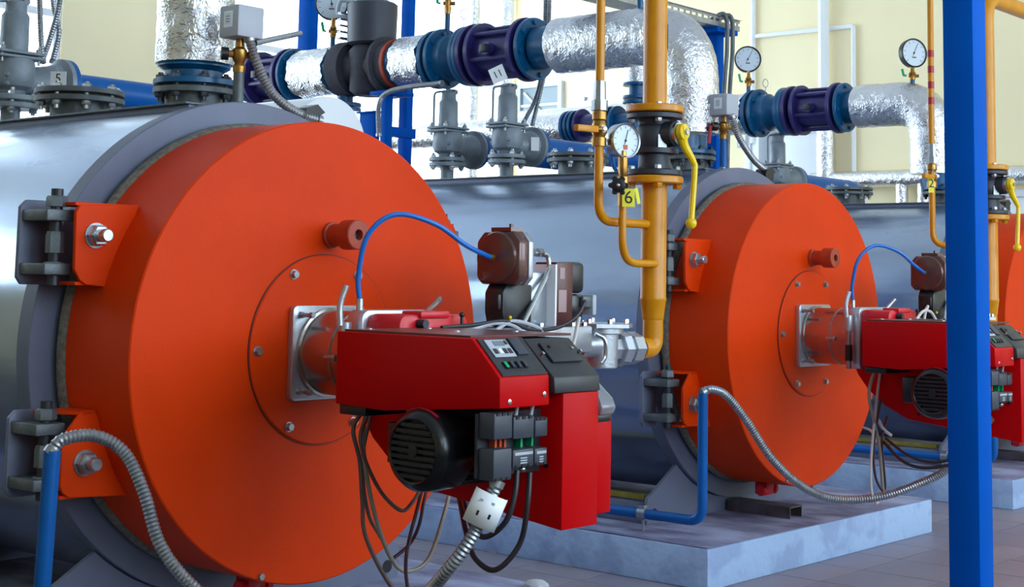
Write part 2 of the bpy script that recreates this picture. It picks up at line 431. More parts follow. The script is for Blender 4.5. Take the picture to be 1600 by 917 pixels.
# pads the boilers stand on
PADLAB = ['concrete plinth of the nearest boiler, mostly below the picture edge',
          'blotched pale concrete plinth under the middle boiler',
          'concrete plinth of the far boiler behind the blue column']
def pad(n, a, b, c, d, label):
    t = thing('concrete_plinth', label, 'plinth', ((a+b)/2, (c+d)/2, 0), 'boiler plinths')
    m = MB()
    nx, ny = 24, 30; j = random.Random(n)
    vs = []; fs = []
    for q in range(ny+1):
        for p in range(nx+1):
            e = p in (0, nx) or q in (0, ny)
            vs.append((a+.004+(b-a-.008)*p/nx, c+.004+(d-c-.008)*q/ny, PADZ+(-j.uniform(0, .004) if e else j.uniform(-.001, .001))))
    for q in range(ny):
        for p in range(nx):
            i = q*(nx+1)+p; fs.append((i, i+1, i+nx+2, i+nx+1))
    m.add(vs, fs); m.build('top_slab', M_PADTOP, t)
    MB().box(a, b, c, d, 0.0, PADZ-.0045).build('body', M_PADSIDE, t, bevel=.006)
    # crumbled mortar where the plinth meets the floor
    for q in range(9):
        y = c+.1+j.uniform(0, d-c-.2); rr = j.uniform(.010, .03)
        m = MB(); m.lathe((0, 0, 0), (0, 0, 1), [(0, rr), (.005, rr*.7), (.010*j.uniform(.5, 1.2), 0)], 7)
        m.v = [V(a-.002+v.x*.45*j.uniform(.8, 1.2), y+v.y*2.2*j.uniform(.8, 1.2), v.z) for v in m.v]
        m.build('mortar_lump', M_MORTAR, t, smooth=False)
    return t
for n in range(3): pad(n, *PADS[n], PADLAB[n])
single(MB().lathe(at(838, 917, 'z', PADZ), (0,0,1), [(0, .045), (.012, .042), (.022, .028), (.026, 0)], 9), 'plaster_chip', 'pale lump of plaster lying on the nearest plinth edge', 'plaster chip', M_CHIP)

# the blue steel column in the foreground
cx, cy = 2.0, -1.1; s = .117
c0 = at(1482.5, 900, 'x', 2.0); cx, cy = 2.0, c0.y-s
t = thing('steel_column', 'blue square steel column standing in the right foreground', 'column', (cx, cy, 0))
MB().box(cx, cx+s, cy, cy+s, 0.012, H-.012).build('shaft', M_BLUE, t, bevel=.006)
MB().box(cx-.06, cx+s+.06, cy-.06, cy+s+.06, 0.0, .012).build('base_plate', M_BLUE, t, bevel=.002)
MB().box(cx-.06, cx+s+.06, cy-.06, cy+s+.06, H-.012, H).build('top_plate', M_BLUE, t, bevel=.002)
for a in (-.035, s+.035):
    for b in (-.035, s+.035): MB().hexa((cx+a, cy+b, .012), (0,0,1), .014, .014).build('anchor_bolt', M_ZINC, t, smooth=False)

# thin white wall conduits
WX = X1-.03
def wall_conduit(pts, r, label, m=M_WHITE, name='wall_conduit', cat='conduit', group='white conduits on the far wall'):
    pts = [Vector(p) for p in pts]
    return single(MB().tube(arc_path(pts, .03, 4) if len(pts) > 2 else pts, r, 8), name, label, cat, m, group, loc=pts[-1])
wall_conduit([(WX, 3.98, H), (WX, 3.98, 2.55)], .025, 'white vertical conduit on the far wall right of the first dial gauge')
wall_conduit([(WX, 3.95, 3.575), (WX, 2.925, 3.575), (WX, 2.925, 2.25)], .022, 'white conduit running across the wall and down in a corner')
wall_conduit([(WX, 3.95, 2.97), (WX, 3.2, 2.97)], .022, 'short level white conduit just above the far purple valve')
wall_conduit([(WX-.05, 3.20, H), (WX-.05, 3.20, 2.72)], .052, 'thick white riser pipe crossing the level conduit on far wall')
wp = [(X1-.12, 3.16, 2.72), (X1-.12, 3.16, 2.2)]
o = thing('insulated_wall_pipe', 'foil wrapped pipe coming down the wall and running along it', 'pipe', (X1-.12, 2.0, 2.1), 'foil pipes along the far wall')
MB().tube(wp, .085, 16).build('foil_riser', M_FOIL, o)
MB().tube([(X1-.12, 3.3, 2.17), (X1-.12, 2.2, 2.17), (X1-.12, -2.0, 2.17)], .075, 16).build('foil_main', M_FOIL, o)
for yy in (2.42, 2.22): MB().tube([(X1-.12, yy, 2.12), (X1-.12, yy, 0)], .055, 12).build('foil_drop', M_FOIL, o)
for yy in (3.1, 1.0, -1.2): MB().box(X1-.13, X1, yy-.015, yy+.015, 2.075, 2.095).build('pipe_bracket', M_ZINC, o)
# foil risers by the back windows
for q, (px, xx, lab) in enumerate(((742, 7.45, 'slim foil riser before the back window, left of the pair'), (788, 7.92, 'wider foil riser before the back window, nearest the corner'))):
    single(MB().tube([(xx, 6.2, 0), (xx, 6.2, H)], (.06, .1)[q], 14), 'foil_riser', lab, 'pipe', M_FOIL, 'foil risers before the back window', loc=(xx, 6.2, 0))

# ------------------------------------------------------------------ boilers (built once at the first place, in room coordinates)
OFF = [(0, 0, 0), (3.084, .053, 0), (6.168, .10, 0)]
BG = 'horizontal boilers with orange doors'
boiler = thing('heating_boiler', 'nearest and largest boiler with its round orange door at the left', 'boiler', (0, 1.6, PADZ), BG)
AX = V(0, 0, ZA)
def build_boiler(t):
    RB = .775
    # cladding sheets, each lapping the next
    for a, b, r in ((.43, 2.12, RB), (2.10, 2.68, RB-.003)):
        m = MB(); n, ny = 144, max(12, int((b-a)/.06)); vs = []; fs = []
        for q in range(ny+1):
            y = a+(b-a)*q/ny
            for i in range(n):
                th = 2*PI*i/n
                d = .0022*math.sin(3.1*y+7*th+1.3*math.sin(2.3*y))*math.sin(5.3*th+1.7*y) + .0016*math.sin(13*th+4.1*y)*math.sin(2.9*y+1.0) + .0009*math.sin(29*th-3*y)
                rr = r+d*(1 if 0 < q < ny else .3)
                vs.append((rr*math.cos(th), y, ZA+rr*math.sin(th)))
        for q in range(ny):
            for i in range(n): i2 = (i+1) % n; fs.append((q*n+i, q*n+i2, (q+1)*n+i2, (q+1)*n+i))
        m.add(vs, fs); m.build('cladding_sheet', M_CLAD, t)
    MB().lathe((0,0,ZA), (0,1,0), [(2.67, 0), (2.67, RB-.01), (2.69, RB-.02), (2.69, 0)], 64).build('rear_plate', M_FLANGE, t)
    MB().box(-.21, .21, .44, 2.66, 1.74, 1.772).build('top_rail', M_FLANGE, t, bevel=.004)
    MB().box(-.225, .225, .435, 2.66, 1.772, 1.779).build('rail_cap', M_IRON, t, bevel=.002)
    MB().ring((0, .362, ZA), (0,1,0), .66, .785, .068, 128, ch=.003).build('front_flange', M_FLANGE, t)
    MB().lathe((0, 0, ZA), (0,1,0), [(.33+.022*math.cos(a_), .694+.020*math.sin(a_)) for a_ in [2*PI*k/10 for k in range(10)]], 128, closed=True).build('gasket_rope', M_ROPE, t)
    MB().lathe((0,0,ZA), (0,1,0), [(.30, .60), (.30, .672), (.37, .672), (.37, .60)], 96, closed=True).build('throat_ring', M_DARK, t)
    # door
    door = MB().lathe((0, 0, ZA), (0,1,0), [(0, 0), (0, .40), (0, .696), (.004, .70), (.308, .70), (.312, .695), (.312, 0)], 160).build('door', M_ORANGE, t)
    plate = MB().lathe((0, 0, ZA), (0,1,0), [(-.009, 0), (-.009, .284), (-.006, .288), (.0, .288)], 96).build('cover_plate', M_ORANGE, t)
    MB().lathe((0, 0, ZA), (0,1,0), [(-.0035, .287), (-.0035, .2915), (.001, .2915)], 96).build('sealing_groove', M_GROOVE, plate)
    for k in range(6):
        a = PI/3*k; p = V(.262*math.cos(a), -.009, ZA+.262*math.sin(a))
        MB().lathe(p, (0,-1,0), [(0, .0155), (.002, .0155), (.002, 0)], 14).hexa(p+V(0,-.002,0), (0,-1,0), .0125, .012).build('cover_bolt', M_ZINC, plate)
    sg = V(.023, 0, 1.357)
    g = MB().lathe(sg, (0,-1,0), [(0, .040), (.012, .040), (.014, .034), (.066, .034), (.068, .046), (.122, .046), (.125, .043), (.125, .017), (.108, .015), (.108, 0)], 32).build('sight_glass', M_ORANGE_D, t)
    MB().lathe(sg, (0,-1,0), [(.1085, .0), (.1095, .0145), (.108, .0145)], 20).build('glass_lens', M_BLACKG, g)
    # weld bead and small stud low on the door
    MB().hexa((-.21, 0, .352), (0,-1,0), .011, .008).build('door_stud', M_ZINC, door)
    # hinge brackets and clamps, four corners
    for sx in (-1, 1):
        for lo in (0, 1):
            if not lo: pl = [(.57, 1.424), (.765, 1.414), (.778, 1.395), (.774, 1.235), (.755, 1.205), (.735, 1.193), (.66, 1.186)]
            else: pl = [(.685, .845), (.728, .842), (.785, .775), (.785, .645), (.775, .625), (.755, .612), (.56, .600)]
            poly = [(sx*a, b) for a, b in pl]
            yb = .17
            br = MB().prism(poly, 'y', yb, yb+.014).build('hinge_bracket', M_ORANGE, t, bevel=.002, seg=1)
            zt, zb = (1.424, 1.19) if not lo else (.845, .606)
            if not lo:
                m = MB().obox((sx*.68, yb+.07, zt-.006), (.095, 0, 0), (0, .06, 0), (0, 0, .005)).build('lip', M_ORANGE, br, bevel=.001, seg=1)
                MB().obox((sx*.735, yb+.06, zb+.006), (.03, 0, 0), (0, .05, 0), (0, 0, .005)).build('lip', M_ORANGE, br, bevel=.001, seg=1)
            else:
                MB().add([(sx*.685, yb, .845), (sx*.728, yb, .842), (sx*.80, yb+.13, .842), (sx*.69, yb+.13, .845)] +
                         [(sx*.685, yb, .837), (sx*.728, yb, .834), (sx*.80, yb+.13, .834), (sx*.69, yb+.13, .837)],
                         [(0,1,2,3), (7,6,5,4), (0,4,5,1), (1,5,6,2), (2,6,7,3), (3,7,4,0)]).build('lip', M_ORANGE, br)
                MB().obox((sx*.70, yb+.06, zb+.006), (.08, 0, 0), (0, .05, 0), (0, 0, .005)).build('lip', M_ORANGE, br, bevel=.001, seg=1)
            bx, bz = sx*.712, (1.331 if not lo else .703)
            MB().lathe((bx, yb, bz), (0,-1,0), [(0, .036), (.004, .036), (.004, .0)], 24).build('washer', M_ZINC, br)
            MB().hexa((bx, yb-.004, bz), (0,-1,0), .032, .026).build('nut', M_STEEL if not lo else M_ZINC, br)
            MB().cyl((bx, yb-.02, bz), (bx, yb-.062, bz), .0185, ch=.003, n=20).build('stud', M_STEEL if not lo else M_ZINC, br)
            z0, z1 = (1.19, 1.43) if not lo else (.60, .84)
            MB().prism([(sx*.74, z0), (sx*.83, z0+.0), (sx*.845, z0+.02), (sx*.845, z1-.02), (sx*.825, z1), (sx*.74, z1)], 'y', .345, .361).build('hinge_plate', M_FLANGE, t, bevel=.003)
            for zc in ((z0+z1)/2-.075, (z0+z1)/2+.075):
                MB().box(min(sx*.75, sx*.84), max(sx*.75, sx*.84), .215, .346, zc-.016, zc+.016).build('hinge_lug', M_IRON, t, bevel=.004)
            px_ = sx*.79
            MB().cyl((px_, .25, z0-.0), (px_, .25, z1+.03), .017, n=16).build('hinge_pin', M_DARK, t)
            for zc in (z0+.035, z1-.02): MB().hexa((px_, .25, zc), (0,0,1), .03, .03).build('pin_nut', M_IRON, t)
            MB().hexa((px_, .25, (z0+z1)/2-.03), (0,0,1), .026, .06).build('pin_sleeve', M_IRON, t)
    # saddles and base rails
    def saddle(y0):
        poly = []
        for k in range(25):
            a = math.radians(229+82*k/24); poly.append((.79*math.cos(a), ZA+.79*math.sin(a)))
        poly += [(.70, .300), (.735, .285), (.745, .26), (.745, PADZ), (-.745, PADZ), (-.745, .26), (-.735, .285), (-.70, .300)]
        return MB().prism(poly, 'y', y0, y0+.016).build('saddle_plate', M_FLANGE, t)
    for y0 in (.386, 1.6, 2.5):
        sd = saddle(y0)
        if y0 < 1:
            for sx in (-1, 1): MB().lathe((sx*.69, y0-.002, .212), (0,1,0), [(0, 0), (0, .022), (.02, .022), (.02, 0)], 20).build('lifting_hole', M_INK, sd)
    for sx in (-1, 1):
        MB().box(sx*.70-.03, sx*.70+.03, .402, 2.66, PADZ, .255).build('base_rail', M_FLANGE, t, bevel=.003)
        MB().box(sx*.66-.02, sx*.66+.02, .45, 2.6, .262, .282).build('cladding_batten', M_CABY, t)
    # door support lug below the drum
    MB().box(-.13, -.06, .15, .215, .262, .318).build('support_lug', M_REDL, t, bevel=.006)
    for a in (-.145, -.045): MB().cyl((a-.012, .17, .285), (a+.012, .17, .285), .026, n=16, ch=.003).build('lug_roller', M_REDL, t)
    # nozzles on top
    def nozzle(y, r, rn, zb, upper, pipe):
        nz = MB().cyl((0, y, 1.76), (0, y, zb+.01), rn, n=32).build('nozzle', M_IRON, t)
        MB().ring((0, y, zb), (0,0,1), rn*.7, r, .02, 40, ch=.002).build('flange', M_IRON, nz)
        MB().cyl((0, y, zb+.02), (0, y, zb+.03), r*.86, n=32).build('gasket', M_RUBBER, nz)
        MB().cyl((0, y, zb+.03), (0, y, zb+.05), r, n=40, ch=.002).build('flange', upper, nz)
        for k in range(8):
            a = 2*PI*k/8+.39; p = V(r*.84*math.cos(a), y+r*.84*math.sin(a), zb)
            MB().hexa(p+V(0,0,.05), (0,0,1), .0165, .013).hexa(p, (0,0,-1), .0165, .016).cyl(p+V(0,0,-.03), p+V(0,0,.07), .009, n=8).build('flange_bolt', M_ZINC if upper is M_IRON else M_DARK, nz)
        return nz
    nozzle(1.39, .165, .105, 1.852, M_IRON, False)
    nozzle(.69, .142, .10, 1.838, M_TEAL, True)
    # black end cap of the cable channel beside the rail
    MB().prism([(.215, 1.775), (.23, 1.80), (.275, 1.815), (.31, 1.79), (.292, 1.78), (.288, 1.735), (.22, 1.75)], 'y', .365, .43).build('channel_cap', M_BLACK, t)
build_boiler(boiler)
boiler2 = dup(boiler, OFF[1], 'middle boiler with an orange door, on the blotched plinth')
boiler3 = dup(boiler, OFF[2], 'far boiler, its orange door half hidden by the blue column')
for n, o in enumerate(OFF):
    oy = Vector(o)
    if n == 0: continue
    m = MB(); a, b, h, w_ = oy.x-.12, oy.x-.01, .052, .006
    ya, yb = oy.y+.035, oy.y+.37
    m.box(a, b, ya, yb, PADZ+h-w_, PADZ+h).box(a, a+w_, ya, yb, PADZ, PADZ+h-w_).box(b-w_, b, ya, yb, PADZ, PADZ+h-w_)
    single(m, 'steel_channel', ('', 'rusty steel channel lying on the middle plinth under the orange door', 'steel channel lying on the far plinth behind the column')[n], 'steel channel', M_STAIN, 'steel channels on the plinths', loc=((a+b)/2, ya, PADZ))

# ------------------------------------------------------------------ burners
def build_burner(t, front):
    # flange, tube and hinge frame
    def rrect(x0, x1, z0, z1, r, n=5):
        out = []
        for cx_, cz_, a0 in ((x1-r, z1-r, 0), (x0+r, z1-r, PI/2), (x0+r, z0+r, PI), (x1-r, z0+r, 3*PI/2)):
            for k in range(n+1):
                a = a0+PI/2*k/n; out.append((cx_+r*math.cos(a), cz_+r*math.sin(a)))
        return out
    pl = MB().prism(rrect(-.147, .147, .856, 1.140, .018), 'y', -.032, -.009).build('mounting_plate', M_ALU, t, bevel=.003)
    for sx in (-1, 1):
        for zz in (.885, 1.112):
            p = V(sx*.118, -.032, zz)
            MB().hexa(p, (0,-1,0), .011, .01).cyl(p, p+V(0,-.055,0), .0065, n=10).hexa(p+V(0,-.045,0), (0,-1,0), .010, .012).build('mounting_stud', M_ZINC, pl)
    bt = MB().lathe((0, -.032, .998), (0,-1,0), [(0, .136), (.012, .136), (.014, .128), (.24, .128), (.24, 0)], 48).build('blast_tube', M_TUBE, t)
    MB().ring((0, -.17, .998), (0,-1,0), .127, .1315, .006, 48).build('tube_band', M_ZINC, bt)
    MB().cyl((-.131, -.158, .992), (-.131, -.195, .992), .008, n=8).hexa((-.131, -.195, .992), (0,-1,0), .011, .01).build('band_screw', M_ZINC, bt)
    hf = MB().prism(rrect(-.152, .155, .862, 1.135, .03), 'y', -.335, -.27).build('hinge_frame', M_ALU, t, bevel=.004)
    MB().cyl((-.185, -.30, .865), (-.185, -.30, 1.10), .011, n=12).build('hinge_pin', M_ZINC, hf)
    MB().cyl((-.185, -.30, 1.03), (-.185, -.30, 1.10), .018, n=16).build('hinge_knuckle', M_ALU, hf)
    MB().cyl((-.185, -.30, .90), (-.185, -.30, .97), .016, n=16).build('hinge_knuckle', M_BLACK, hf)
    MB().tube(catmull([(-.205, -.30, 1.09), (-.207, -.30, 1.15), (-.195, -.31, 1.205)], 6), .0095, 10).build('clamp_lever', M_ALU, hf)
    MB().tube([(.105, -.33, 1.12), (.146, -.362, 1.172)], .009, 10).build('clamp_lever', M_STEEL, hf)
    # red head casting
    hd = MB().prism(rrect(-.135, .15, .885, 1.125, .03), 'y', -.47, -.335).build('head_casting', M_REDL, t, bevel=.008)
    MB().box(-.06, .06, -.48, -.40, 1.115, 1.135).build('head_rib', M_REDL, hd, bevel=.005)
    MB().cyl((-.06, -.50, 1.10), (-.06, -.472, 1.10), .013, n=12).build('head_boss', M_DARK, hd)
    MB().cyl((.10, -.49, 1.09), (.10, -.49, 1.12), .005, n=8).sphere((.10, -.49, 1.125), .0085, 10).build('black_knob', M_BLACK, hd)
    MB().box(-.345, -.10, -.56, -.458, .862, .889).build('lower_duct', M_BLACK, t, bevel=.004)
    # hood with slanted panel
    hx0, hx1 = -.358, -.168
    hood = MB().prism([(-.455, .890), (-.455, 1.083), (-.946, 1.083), (-1.042, .990), (-1.044, .917), (-.64, .884)], 'x', hx0, hx1).build('hood', M_RED, t, bevel=.004)
    MB().box(-.345, .06, -.93, -.47, 1.083, 1.089).build('top_plate', M_BROWNL, t, bevel=.001, seg=1)
    for x, z in ((hx0+.035, .932), (hx1-.022, .945)):
        MB().lathe((x, -1.043, z), (0,-1,0), [(0, .0075), (.003, .007), (.005, 0)], 12).build('hood_screw', M_STEEL, hood)
    for x, y in ((-.30, -.52), (-.2, -.75), (-.10, -.55), (-.02, -.80)):
        MB().lathe((x, y, 1.089), (0,0,1), [(0, .009), (.003, .008), (.005, 0)], 12).build('plate_screw', M_STEEL, hood)
    # control panel on the slope
    a0 = V(hx0, -.946, 1.083); b0 = V(hx0, -1.042, .990); sv = (b0-a0); SL = sv.length; sv.normalize(); nv = V(0, -sv.z, sv.y)
    if nv.y > 0: nv = -nv
    if nv.z < 0: nv = -nv
    def slope_box(x0, x1, s0, s1, h0, h1):
        c = a0+sv*((s0+s1)/2)+nv*((h0+h1)/2); c.x = (x0+x1)/2
        return MB().obox(c, ((x1-x0)/2, 0, 0), sv*((s1-s0)/2), nv*((h1-h0)/2))
    W = hx1-hx0
    cp = slope_box(hx0+.012, hx1-.004, .004, SL-.004, .0, .004).build('control_panel', M_PANEL, t, bevel=.001, seg=1)
    dp = slope_box(hx0+.030, hx0+.112, .012, .070, .004, .007).build('display', M_GREYP, cp, bevel=.001, seg=1)
    slope_box(hx0+.055, hx0+.093, .018, .034, .007, .0085).build('screen', M_LCD, dp, smooth=False)
    for q in range(4): slope_box(hx0+.038+q*.018, hx0+.050+q*.018, .044, .060, .007, .009).build('button', M_PANEL if q != 1 else M_WHITE, dp, smooth=False)
    slope_box(hx0+.097, hx0+.106, .018, .030, .007, .009).build('button', M_PANEL, dp, smooth=False)
    slope_box(hx0+.120, hx0+.160, .008, .066, .004, .010).build('blank_cover', M_CHAR, cp, bevel=.002)
    for q in range(4):
        slope_box(hx0+.040+q*.024, hx0+.054+q*.024, .086, .108, .004, .007).build('switch_well', M_BLACK, cp, smooth=False)
        slope_box(hx0+.042+q*.024, hx0+.052+q*.024, .088, .106, .007, .010).build('rocker_switch', M_GREEN if q == 0 else M_CHAR, cp, bevel=.001, seg=1)
    # black electrics cap beside the hood
    kx0, kx1 = -.160, .028
    cap = MB().prism([(-.80, 1.078), (-.95, 1.078), (-1.052, .985), (-1.056, .945), (-.80, .945)], 'x', kx0, kx1).build('electrics_cap', M_PANEL, t, bevel=.004)
    def cap_box(x0, x1, s0, s1, h0, h1):
        a1 = V(0, -.95, 1.078); d1 = (V(0, -1.052, .985)-a1).normalized(); n1 = V(0, d1.z, -d1.y)
        if n1.z < 0: n1 = -n1
        c = a1+d1*((s0+s1)/2)+n1*((h0+h1)/2); c.x = (x0+x1)/2
        return MB().obox(c, ((x1-x0)/2, 0, 0), d1*((s1-s0)/2), n1*((h1-h0)/2))
    cap_box(kx0+.035, kx1-.03, .02, .09, .0, .008).build('cap_door', M_PANEL, cap, bevel=.003)
    cap_box(kx0+.055, kx0+.062, .035, .042, .006, .012).build('door_catch', M_INK, cap)
    for x, s_ in ((kx1-.04, .045), (kx1-.012, .055), (kx0+.016, .060)):
        cap_box(x-.004, x+.004, s_-.004, s_+.004, .0, .012).build('cap_screw', M_STEEL, cap, bevel=.001, seg=1)
    # fan housing
    FH = [(-.28, .955), (-.285, .90), (-.31, .84), (-.36, .775), (-.44, .712), (-.547, .659), (-1.052, .601), (-1.052, .944), (-.98, .955)]
    fh = MB().prism(FH, 'x', -.122, .027).build('fan_housing', M_RED, t, bevel=.004)
    MB().prism([(-.62, .665), (-1.048, .626), (-1.048, .895), (-.62, .955)], 'x', .027, .090).build('intake_box', M_RED, t, bevel=.004)
    for y, z in ((-.60, .685), (-.80, .668), (-1.0, .76)): MB().cyl((-.1215, y, z), (-.1245, y, z), .007, n=10).build('housing_hole', M_INK, fh)
    # clear viewing cover on the right flank
    MB().prism([(-.93, .88), (-1.055, .88), (-1.062, .90), (-1.05, .925), (-1.0, .965), (-.95, .965)], 'x', .03, .092).build('pressure_switch', M_CLEARP, t, bevel=.006)
    MB().prism([(-.96, .91), (-1.02, .92), (-.99, .95), (-.96, .95)], 'x', .045, .075).build('blue_switch_dial', M_HOSE, t, bevel=.003)
    MB().box(.028, .085, -1.05, -.93, .862, .881).build('switch_foot', M_BLACK, t, bevel=.003)
    # motor
    my, mz = -.79, .797
    mo = MB().lathe((-.122, my, mz), (-1,0,0), [(0, 0), (0, .088), (.16, .088), (.16, 0)], 40).build('motor', M_BLACK, t)
    for k in range(20):
        a = 2*PI*k/20; d = V(0, math.cos(a), math.sin(a)); e = V(0, -math.sin(a), math.cos(a))
        MB().obox(V(-.20, my, mz)+d*.092, (.072, 0, 0), d*.008, e*.002).build('cooling_fin', M_BLACK, mo, smooth=False)
    fc = MB().lathe((-.28, my, mz), (-1,0,0), [(0, .094), (0, .104), (.07, .106), (.10, .102), (.115, .092), (.12, .082), (.117, .078), (.105, .078), (.105, 0)], 56).build('fan_cover', M_BLACKG, t)
    for k in range(9):
        z = -.064+.016*k; hw = math.sqrt(.078**2-z*z)
        MB().box(-.398, -.392, my-hw, my+hw, mz+z-.0045, mz+z+.0045).build('grille_slat', M_BLACK, fc, smooth=False)
    MB().lathe((-.40, my, mz), (-1,0,0), [(-.006, 0), (-.006, .016), (.0, .016), (.0, 0)], 20).build('grille_hub', M_BLACK, fc)
    for k in range(5):
        a = math.radians(70+k*12)
        MB().obox(V(-.372, my, mz)+V(0, math.cos(a), math.sin(a))*.1045, (.005, 0, 0), V(0, math.cos(a), math.sin(a))*.001, V(0, -math.sin(a), math.cos(a))*.0115).build('arrow_mark', M_REDH, fc, smooth=False)
    MB().box(-.32, -.19, my+.10, my+.17, mz-.05, mz+.055).build('motor_terminal_box', M_BLACK, t, bevel=.004)
    # plug boxes below the hood
    br = MB().box(-.365, -.118, -.978, -.970, .745, .90).build('plug_bracket', M_DARK, t)
    for q, (xa, xb) in enumerate(((-.361, -.293), (-.289, -.209), (-.205, -.156))):
        for zz, (za, zb) in enumerate((((.841, .905), (.838, .893), (.838, .886))[q], ((.742, .818), (.768, .812), (.768, .810))[q])):
            tb = MB().box(xa, xb, -1.03, -.978, za, zb).build('plug_box', M_CHAR, t, bevel=.004)
            for w_ in range(3):
                xx = xa+(xb-xa)*(w_+.6)/3.3; zc = zb-.004 if zz == 0 else za+.004
                MB().box(xx-.006, xx+.006, -1.0325, -1.029, zc-.003, zc+.003).build('latch_slot', M_INK, tb, smooth=False)
            if zz == 1 and q:
                MB().box(xa+.006, xb-.006, -1.0314, -1.0298, zb-.014, zb-.007).build('label_strip', M_GREYP, tb, smooth=False)
                for w_ in range(3): MB().box(xa+(xb-xa)*.34, xb-(xb-xa)*.34, -1.0314, -1.0298, zb-.023-w_*.006, zb-.020-w_*.006).build('label_line', M_GREYP, tb, smooth=False)
    for x, m_ in ((-.318, M_ORPL), (-.30, M_ORPL), (-.283, M_ORPL), (-.22, M_GREEN), (-.178, M_GREEN)):
        MB().box(x-.0035, x+.0035, -.998, -.979, .812, .840).build('plug_pin', m_, br, smooth=False)
    for x in (-.25, -.19): MB().tube([(x, -1.0, .885), (x+.006, -1.005, .925)], .005, 8).build('plug_lead', M_GREYP, br)
    MB().sphere((-.232, -1.012, .760), .009, 10).build('gland_nut', M_STEEL, br)
BNG = 'red gas burners on the boiler doors'
burner = thing('gas_burner', 'nearest red gas burner with a black fan motor, at the picture centre', 'burner', (-.1, -.6, .6), BNG)
build_burner(burner, True)
burner2 = dup(burner, OFF[1], 'second red gas burner, partly behind the blue column')
burner2.children

